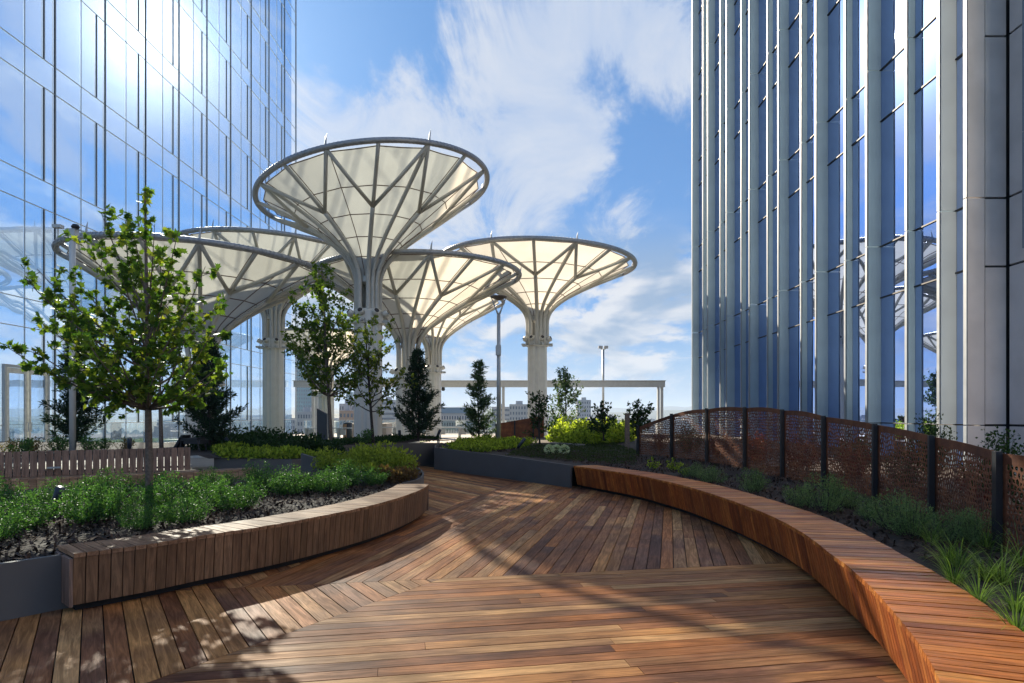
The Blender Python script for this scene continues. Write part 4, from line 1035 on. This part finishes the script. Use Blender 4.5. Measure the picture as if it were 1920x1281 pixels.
# lily turf clumps along the right bench
def blades(seed, n=80, L=.40):
    r = random.Random(seed); g = MB()
    for k in range(n):
        a = r.uniform(0, 6.283); l = L * r.uniform(.5, 1.15); out = r.uniform(.25, 1.0); w = r.uniform(.0022, .0042)
        p0 = Vector((math.cos(a), math.sin(a), 0)) * r.uniform(0, .05); d0 = Vector((math.cos(a) * out, math.sin(a) * out, 1.2)).normalized(); s_ = Vector((-math.sin(a), math.cos(a), 0))
        pts_ = []; p = p0; dcur = d0
        for i in range(6):
            pts_.append((p.copy(), w * (1 - (i / 5.5) ** 2))); p = p + dcur * l / 5; dcur = (dcur + Vector((math.cos(a) * .10, math.sin(a) * .10, -.30 * out - .05))).normalized()
        o = len(g.v)
        for q, ww in pts_: g.v += [tuple(q - s_ * ww), tuple(q + s_ * ww)]
        g.f += [(o + 2 * i, o + 2 * i + 1, o + 2 * i + 3, o + 2 * i + 2) for i in range(5)]
    return mesh('grass_clump', g, leaf_grass)
gm = [blades(s_) for s_ in (1, 2, 3)]
tl = ['first grassy clump beside the nearest blue-green shrub', 'grassy clump below the nearest black post', 'long bladed grass clump leaning over the mulch', 'pale bladed grass clump mid way down the bench edge', 'bright green grass clump hanging over the bench edge',
      'yellow-green grass clump at the right picture edge', 'small grass clump right of the bright one', 'grass clump at the foot of the last screen', 'low grass clump close to the seat boards', 'grass clump in the lower right corner', 'thin grass clump behind the bright one', 'short grass clump under the shrubs']
for k, (px, py) in enumerate([(1745, 1020), (1850, 1030), (1800, 1060), (1790, 1090), (1835, 1125), (1905, 1140), (1880, 1090), (1915, 1060), (1780, 1055), (1905, 1185), (1850, 1085), (1720, 1000)]):
    Yk = (EYE - .45) * F / (py - CY); x = (px - CX) * Yk / F
    obj('grass_clump', gm[k % 3], None, (x, Yk, h_rb(x, Yk) - .005), (0, 0, k * 1.1), .8 + .05 * (k % 4), label=tl[k], category='grass clump', group='lily turf clumps beside the right bench')
fern = bush_meshes(12, leaf_lime, .28, .30, 120, .07, .4, 8)
for px, py, lab in [(1224, 880, 'small bright green fern left of the pair near the screen end'), (1262, 884, 'sprig of reddish seedling by the first far post'), (1280, 888, 'bright green fern at the bench back before the screens')]:
    Yk = (EYE - .5) * F / (py - CY); x = (px - CX) * Yk / F; put_bush(fern, 'small_fern', lab, x, Yk, h_rb(x, Yk), 1.0, px, 'fern', 'small bright ferns behind the right bench')
for k, (px, py, lab) in enumerate([(1030, 838, 'green-white flower head at left of the three'), (1043, 840, 'white flower head in the middle of the three'), (1058, 834, 'largest pale flower head at right of the three')]):
    Yk = 18.5; x = (px - CX) * Yk / F; r = random.Random(k); g = MB()
    for _ in range(140):
        v = rvec(r, .3); leaf_quad(g, Vector((x, Yk, h_rb(x, Yk) + .12)) + v * .11, (v + rvec(r) * .6).normalized(), rvec(r), .06, .05)
    single('flower_head', g, leaf_pale, lab, 'flower', (x, Yk, h_rb(x, Yk)), group='pale flower heads in the right bed')

# ------------------------------------------------------------------ street furniture
# grey lamp post with disc
LX, LY = at(935, 0, 24).x, 24.0
lp = thing('lamp_post', 'tall grey lamp post with a forked head carrying a round disc', 'lamp post', (LX, LY, .5))
zt = EYE + (CY - 557) * LY / F; zf = EYE + (CY - 590) * LY / F
g = MB(); g.tube([(LX, LY, .45), (LX, LY, zf)], [.075, .065], 12); part('pole', g, pole_m, lp, True)
for s_ in (-1, 1):
    g = MB(); g.tube([(LX, LY, zf - .05), (LX + s_ * .08, LY, zf + .15), (LX + s_ * .27, LY, zt - .02)], [.045, .03, .016], 8); part('arm', g, pole_m, lp, True)
g = MB(); g.lathe([(.05, zt - .12), (.30, zt - .015), (.30, zt + .02), (.05, zt + .03)], (LX, LY, 0), 28); part('disc', g, lamp_brown, lp)
g = MB(); zb = EYE + (CY - 668) * LY / F; g.box((LX - .02, LY - .09, zb + .2), (.17, .10, .34)); g.tube([(LX, LY, zb + .02), (LX, LY, zb + .4)], .09, 10); part('control_box', g, pole_m, lp)
# mast with twin floodlights
MX, MY = at(1131, 0, 57).x, 57.0; mt_ = thing('floodlight_mast', 'thin distant mast topped by two floodlights', 'mast', (MX, MY, 0)); zt = EYE + (CY - 655) * MY / F
g = MB(); g.tube([(MX, MY, 0), (MX, MY, zt)], .10, 8); part('pole', g, alu, mt_, True)
for s_ in (-1, 1):
    g = MB(); g.box((MX + s_ * .24, MY, zt + .18), (.36, .3, .22)); g.tube([(MX, MY, zt - .05), (MX + s_ * .25, MY, zt + .08)], .04, 6); part('floodlight', g, pole_m, mt_)
# white pole by the door
WX, WY = at(136, 0, 15).x, 15.0; wp = thing('white_pole', 'slim white pole with small fittings on top standing behind the backrest', 'pole', (WX, WY, .7)); zt = EYE + (CY - 443) * WY / F
g = MB(); g.tube([(WX, WY, .7), (WX, WY, zt)], .065, 12); part('pole', g, white_steel, wp, True)
g = MB(); g.box((WX, WY, zt + .05), (.20, .16, .22)); g.tube([(WX - .35, WY, zt - .02), (WX + .22, WY, zt - .02)], .018, 6); g.tube([(WX + .22, WY, zt - .02), (WX + .26, WY, zt + .1), (WX + .1, WY, zt + .16)], .015, 6); part('bracket', g, alu, wp)
g = MB(); g.box((WX - .33, WY, zt + .22), (.19, .14, .07)); g.tube([(WX - .33, WY, zt), (WX - .33, WY, zt + .2)], .015, 6); part('sensor', g, alu_light, wp)
g = MB(); g.lathe([(.07, 0), (.09, .04), (.06, .09)], (WX + .1, WY - .05, zt + .16), 12); part('camera_dome', g, black_m, wp)
# dark pylon with slanted top
PY_ = 28.0; a, b = at(594, 766, PY_), at(613, 776, PY_)
g = MB(); vs = []
for x, z in ((a.x, a.z), (b.x, b.z)):
    pass
vs = [(a.x, PY_, 0), (b.x, PY_, 0), (b.x, PY_ + .22, 0), (a.x, PY_ + .22, 0), (a.x, PY_, a.z), (b.x, PY_, b.z), (b.x, PY_ + .22, b.z), (a.x, PY_ + .22, a.z)]
g.add(vs, [(3, 2, 1, 0), (4, 5, 6, 7), (0, 1, 5, 4), (1, 2, 6, 5), (2, 3, 7, 6), (3, 0, 4, 7)])
single('sign_pylon', g, pylon_m, 'dark blue-black pylon with a slanted top beside the bushy young tree', 'pylon', ((a.x + b.x) / 2, PY_, 0))
# high tables
def hightable(label, px0, px1, Y, zt, legs):
    x0, x1 = at(px0, 0, Y).x, at(px1, 0, Y).x; t_ = thing('high_table', label, 'table', ((x0 + x1) / 2, Y, 0), 0, 'long standing-height tables on the terrace')
    g = MB(); g.box(((x0 + x1) / 2, Y, zt), (x1 - x0, .45, .05)); part('table_top', g, alu, t_)
    for px in legs:
        x = at(px, 0, Y).x; g = MB(); g.box((x, Y, zt / 2 - .02), (.12, .3, zt - .04)); g.box((x + .22, Y, zt - .22), (.28, .25, .3)); part('leg', g, pole_m, t_)
hightable('long standing-height table behind the dark pylon', 570, 659, 35, .95, (575, 635))
hightable('long standing-height table right of the tallest canopy column', 714, 868, 35, .98, (740, 822, 862))
# bins
def bin_(label, px, Y, w, h, wood_=True, z0=0.0):
    x = at(px, 0, Y).x; t_ = thing('litter_bin', label, 'bin', (x, Y, z0)); g = MB(); g.lathe([(w * .44, z0), (w / 2, z0 + .06), (w / 2, z0 + h - .04), (w * .46, z0 + h)], (x, Y, 0), 20); part('body', g, pylon_m if wood_ else alu, t_, True)
    g = MB(); g.lathe([(w * .3, z0 + h), (w * .5, z0 + h + .01), (w * .48, z0 + h + .05), (.02, z0 + h + .06)], (x, Y, 0), 20); part('lid', g, alu_light, t_)
    if wood_:
        g = MB(); 
        for k in range(7):
            a_ = math.radians(180 + k * 14); g.box((x + math.cos(a_) * (w / 2 + .012), Y + math.sin(a_) * (w / 2 + .012), z0 + h / 2), (.03, w * .115, h - .16), a_)
        part('slat_cladding', g, city_orange, t_)
bin_('round litter bin with orange wood slats by the tallest canopy column', 652, 44, .56, 1.12)
bin_('short round grey metal drum beyond the tall lamp post', 963, 32, .62, .62, False, .42)
# spotlights in the beds
def spot(label, px, py, Y, z0, big=1.0, lean=.5):
    x = at(px, 0, Y).x; t_ = thing('garden_spotlight', label, 'spotlight', (x, Y, z0), 0, 'black garden spotlights in the beds')
    g = MB(); g.tube([(x, Y, z0 - .03), (x, Y, z0 + .10)], .012, 6); part('stake', g, black_m, t_)
    dv = Vector((lean, -.35, .8)).normalized(); p = Vector((x, Y, z0 + .10)); g = MB(); g.tube([p - dv * .04, p + dv * .02, p + dv * .17 * big], [.03, .045, .05], 12); part('head', g, pylon_m, t_, True)
spot('black spotlight half hidden by shrubs in the left bed', 103, 945, 8.0, .47, 1.5, .5)
spot('black spotlight on the mulch near the long steel planter wall', 972, 838, 20, .58, 2.0, .6)
spot('black spotlight at the left foot of the black conifer', 750, 815, 22, .78, 1.6, 0)
spot('black spotlight at the right foot of the black conifer', 820, 814, 23, .80, 1.6, .4)
spot('black spotlight left of the dark hedge', 436, 835, 16.5, .76, 1.6, -.5)
spot('black spotlight beside the low shrub behind the backrest', 243, 836, 15.5, .77, 1.5, .2)
# low black chair on the grass behind the backrest
KX, KY = at(358, 0, 15.8).x, 15.8; ch_ = thing('lounge_chair', 'low black outdoor chair left of the broad dark conifer', 'chair', (KX, KY, .77))
g = MB(); g.box((KX + .03, KY, .77 + .30), (.42, .40, .06)); part('seat', g, black_m, ch_)
g = MB(); g.box((KX + .10, KY + .02, .77 + .24), (.38, .38, .10)); part('cushion', g, black_m, ch_)
g = MB(); M = Matrix.Rotation(rad(-28), 3, 'Y'); g.box((KX - .22, KY, .77 + .22), (.05, .40, .40), 0, Matrix.Rotation(rad(32), 3, 'Y')); part('backrest', g, black_m, ch_)
for sx, sy in ((-.16, -.17), (.26, -.17), (-.16, .17), (.26, .17)):
    g = MB(); g.tube([(KX + sx * .9, KY + sy, .77 + .27), (KX + sx * 1.15, KY + sy, .76)], .016, 6); part('leg', g, black_m, ch_)
# wooden post near the screen end
g = MB(); px_ = at(1176, 0, 19.5); g.box((px_.x, 19.5, .95), (.13, .13, 1.5)); single('timber_post', g, bark_m, 'short brown timber post among the dark shrubs left of the screens', 'post', (px_.x, 19.5, .3))
# stone edging in the right bed
g = MB(); p0, p1 = at(1035, 0, 22.5), at(1092, 0, 21.2); g.box(((p0.x + p1.x) / 2, 21.85, .66), (1.6, .22, .10), math.atan2(p1.y - p0.y, p1.x - p0.x)); single('stone_edging', g, pave_m, 'pale stone edging strip under the lime groundcover mound', 'edging', ((p0.x + p1.x) / 2, 21.85, .6))
# far low corten fence behind the drum
g = MB(); fz = [(930, 795, 31), (965, 789, 31), (1000, 783, 31), (1020, 780, 31)]
fr = thing('rusted_fence', 'distant rust brown fence beyond the lamp post', 'fence', (at(930, 0, 31).x, 31, .4))
for (a_, za, _), (b_, zb_, _) in zip(fz, fz[1:]):
    A_, B_ = at(a_, za, 31), at(b_, zb_, 31); g = MB(); g.add([(A_.x, 31, .4), (B_.x, 31, .4), (B_.x, 31, B_.z), (A_.x, 31, A_.z), (A_.x, 31.03, .4), (B_.x, 31.03, .4), (B_.x, 31.03, B_.z), (A_.x, 31.03, A_.z)], [(0, 1, 2, 3), (7, 6, 5, 4), (3, 2, 6, 7), (0, 3, 7, 4), (1, 5, 6, 2)]); part('fence_panel', g, corten, fr)
    g = MB(); g.box((A_.x, 30.96, A_.z / 2 + .2), (.07, .05, A_.z - .38)); part('fence_post', g, black_m, fr)

# terrace edge: beam frame and glass railing
BY = 55.0
bf = thing('beam_frame', 'long white beam on slender posts framing the far terrace edge', 'pergola', (11.2, BY, 0))
x0, x1 = XL + .3, at(1246, 0, BY).x; zt = EYE + (CY - 715) * BY / F
g = MB(); g.box(((x0 + x1) / 2, BY, zt - .25), (x1 - x0, .5, .48)); part('beam', g, alu_light, bf)
g = MB(); g.box(((x0 + x1) / 2, BY, zt + .03), (x1 - x0 + .1, .62, .06)); part('coping', g, alu, bf)
for px in (1237, 940, 590):
    xx = at(px, 0, BY).x; g = MB(); g.box((xx - .12, BY, (zt - .5) / 2), (.18, .3, zt - .5)); g.box((xx + .17, BY, (zt - .5) / 2), (.22, .22, zt - .5)); part('post', g, alu_light, bf)
g = MB(); xx = at(831, 0, BY).x; g.lathe([(.10, zt - .8), (.16, zt - .7), (.12, zt - .5)], (xx, BY, 0), 12); part('camera_dome', g, black_m, bf)
rl = thing('glass_railing', 'clear glass railing along the far terrace edge', 'railing', (0, 57.6, 0))
gp = MB(); gp.box((0, 0, .6), (1.96, .016, 1.1)); gpm = mesh('glass_panel', gp, rail_glass)
pp = MB(); pp.box((0, 0, .58), (.05, .06, 1.16)); ppm = mesh('post', pp, alu)
for k in range(15):
    obj('glass_panel', gpm, rl, (XL + 1.2 + 2.0 * k + 0, 0, 0)); obj('post', ppm, rl, (XL + .2 + 2.0 * k, 0, 0))
g = MB(); g.box((XL + 15.2, 57.6, 1.18), (30, .07, .04)); part('handrail', g, alu, rl)
# service box on the terrace (seen in the mirror glass as well)
g = MB(); g.prism([(-13.5, 50), (-10.5, 50), (-10.5, 52), (-13.5, 52)], 0, 1.0); single('low_wall', g, pave_m, 'low pale block wall at the far left of the terrace', 'wall', (-12, 51, 0))

# ------------------------------------------------------------------ city, valley and hills
g = MB(); g.box((0, 6000, -60.5), (24000, 14000, 1.0)); struct('valley_floor', g, valley_m)
g = MB(); g.box((-3.5, 26, -31), (31.6, 65.6, 59.8)); single('podium', g, city_grey, 'grey podium building carrying the roof terrace', 'building', (-3.5, 26, -60))
def ridge(name, y, h, amp, seed, x0=-6000, x1=6000, depth=500, base=-60):
    g = MB(); n = 220
    for i in range(n + 1):
        x = lerp(x0, x1, i / n); hh = h + amp * (noise.fractal(Vector((x * .0016 + seed, 0, 0)), 1.0, 2.0, 6)) + 5 * noise.noise(Vector((x * .03, seed, 0)))
        for yy, zz in ((y - depth, base), (y - depth * .45, lerp(base, hh, .7) + 4 * noise.noise(Vector((x * .02, 5, seed)))), (y, hh), (y + depth, base)): g.v.append((x, yy, zz))
    for i in range(n):
        for j in range(3): g.f.append((i * 4 + j, i * 4 + j + 1, (i + 1) * 4 + j + 1, (i + 1) * 4 + j)[::-1])
    return struct(name, g, hill_m)
ridge('hills', 1500, -2, 10, 1.0); ridge('hills', 2800, 22, 22, 4.0); ridge('hills', 5200, 62, 45, 9.0)
def building(label, px0, px1, py, Y, m, depth=None, rows=0, cols=0, name='building', roof=None, bands=False, wm=city_win):
    x0, x1 = at(px0, 0, Y).x, at(px1, 0, Y).x; zt = EYE + (CY - py) * Y / F; dep = depth or (x1 - x0) * .6
    root = thing(name, label, 'building', ((x0 + x1) / 2, Y, -60)); zr = zt - (3.0 if roof else 0)
    g = MB(); g.prism([(x0, Y), (x1, Y), (x1, Y + dep), (x0, Y + dep)], -60, zr); part('walls', g, m, root)
    if roof:
        g = MB(); xi = 1.2; vs = [(x0 - .5, Y - .5, zr), (x1 + .5, Y - .5, zr), (x1 + .5, Y + dep, zr), (x0 - .5, Y + dep, zr), (x0 + xi, Y + xi, zt), (x1 - xi, Y + xi, zt), (x1 - xi, Y + dep - xi, zt), (x0 + xi, Y + dep - xi, zt)]
        g.add(vs, [(0, 1, 5, 4), (1, 2, 6, 5), (2, 3, 7, 6), (3, 0, 4, 7), (4, 5, 6, 7)]); part('roof', g, roof, root)
    else:
        g = MB(); g.box(((x0 + x1) / 2, Y + dep / 2, zt + .5), ((x1 - x0) * .35, dep * .4, 3)); part('roof_plant', g, city_grey, root)
    if rows:
        g = MB(); w = (x1 - x0) / cols; h = 3.3
        for j in range(rows):
            z = zr - 2.2 - j * h
            if bands: g.box(((x0 + x1) / 2, Y - .05, z), ((x1 - x0) * .96, .2, 1.5))
            else:
                for i in range(cols): g.box((x0 + (i + .5) * w, Y - .05, z), (w * .48, .2, 1.7))
        part('windows', g, wm, root, kind='stuff')
        if not bands and dep > 6:
            pass
    return root
building('teal glass high-rise with rows of balconies left of the trees', 555, 586, 662, 560, city_teal, rows=30, cols=7, wm=city_win)
building('pale stone block at the foot of the teal high-rise', 553, 592, 772, 300, city_wall, rows=6, cols=8)
building('low grey-blue block left of the teal high-rise', 520, 553, 784, 380, city_grey, rows=4, cols=8)
building('slim blue glass tower behind the trees', 649, 661, 735, 700, city_teal, rows=20, cols=3)
building('grey block with a flat top left of the tallest canopy column', 636, 664, 757, 330, city_grey, rows=3, cols=6)
building('orange brick block with tall windows left of the tallest canopy column', 636, 663, 770, 300, city_orange, rows=8, cols=4)
building('white office block with dark window bands right of the tallest column', 713, 742, 750, 420, city_wall, rows=12, cols=6, bands=True)
building('pale low block behind the standing tables', 720, 800, 788, 260, city_beige, rows=6, cols=14)
building('long white hotel with small windows and blue-green roof', 822, 880, 764, 330, city_wall, rows=13, cols=12, roof=city_roof)
building('pale mid-rise block behind the lamp post', 922, 958, 763, 450, city_wall, rows=10, cols=9, bands=True)
building('stepped beige block between lamp post and canopy column', 955, 992, 758, 400, city_beige, rows=12, cols=7)
building('blue-grey tower right of the feathery young tree', 1082, 1108, 750, 520, city_grey, rows=14, cols=6)
building('low pale block under the distant mast', 1106, 1150, 783, 420, city_wall, rows=5, cols=12)
building('low grey block left of the beam frame post', 1150, 1200, 792, 480, city_grey, rows=4, cols=12)
building('low pale block beyond the beam frame post', 1236, 1292, 788, 650, city_wall, rows=4, cols=12)
building('distant white block beyond the left mirror glass', 440, 520, 790, 520, city_wall, rows=5, cols=14)
rr_ = random.Random(77)
g = MB()
for k in range(320):
    Y = rr_.uniform(500, 2200); X = rr_.uniform(-.55, .30) * Y; w = rr_.uniform(10, 34); h = rr_.uniform(30, 58); g.box((X, Y, -60 + h / 2 + 4), (w, w * .7, h), rr_.uniform(-.3, .3))
obj('far_city', mesh('far_city', g, city_wall), kind='stuff', label='scattered pale roofs of the far city below the hills')
g = MB(); rr_ = random.Random(78)
for k in range(5200):
    Y = 240 + 1300 * rr_.random() ** 1.5; X = rr_.uniform(-.9, .5) * Y; s_ = rr_.uniform(3, 6.5); z = -60 + rr_.uniform(18, 34) * (1 if Y > 350 else .8)
    vs = [Vector((math.cos(a_) * s_, math.sin(a_) * s_, rr_.uniform(-2, 2))) for a_ in [j * 1.0472 + rr_.uniform(-.2, .2) for j in range(6)]]
    o = len(g.v); g.v += [(X + v.x, Y + v.y, z + v.z) for v in vs] + [(X, Y, z + s_ * rr_.uniform(.7, 1.1)), (X, Y, -60)]
    g.f += [(o + j, o + (j + 1) % 6, o + 6) for j in range(6)] + [(o + (j + 1) % 6, o + j, o + 7) for j in range(6)]
obj('distant_woods', mesh('distant_woods', g, hill_m), kind='stuff', label='mass of far trees filling the valley below the terrace')

# air between the terrace and the hills
HZ = True
if HZ:
    m, N = mat('air'); v = N.n('ShaderNodeVolumePrincipled', i_Color=(.62, .79, 1.0, 1)); v.inputs['Density'].default_value = .00026
    v.inputs['Anisotropy'].default_value = .0
    N.n('ShaderNodeOutputMaterial', i_Volume=v)
    g = MB(); g.box((0, 6000, 35), (26000, 16000, 195)); hz_ = obj('haze', mesh('haze', g, m), kind='stuff', label='thin blue summer haze over the valley')
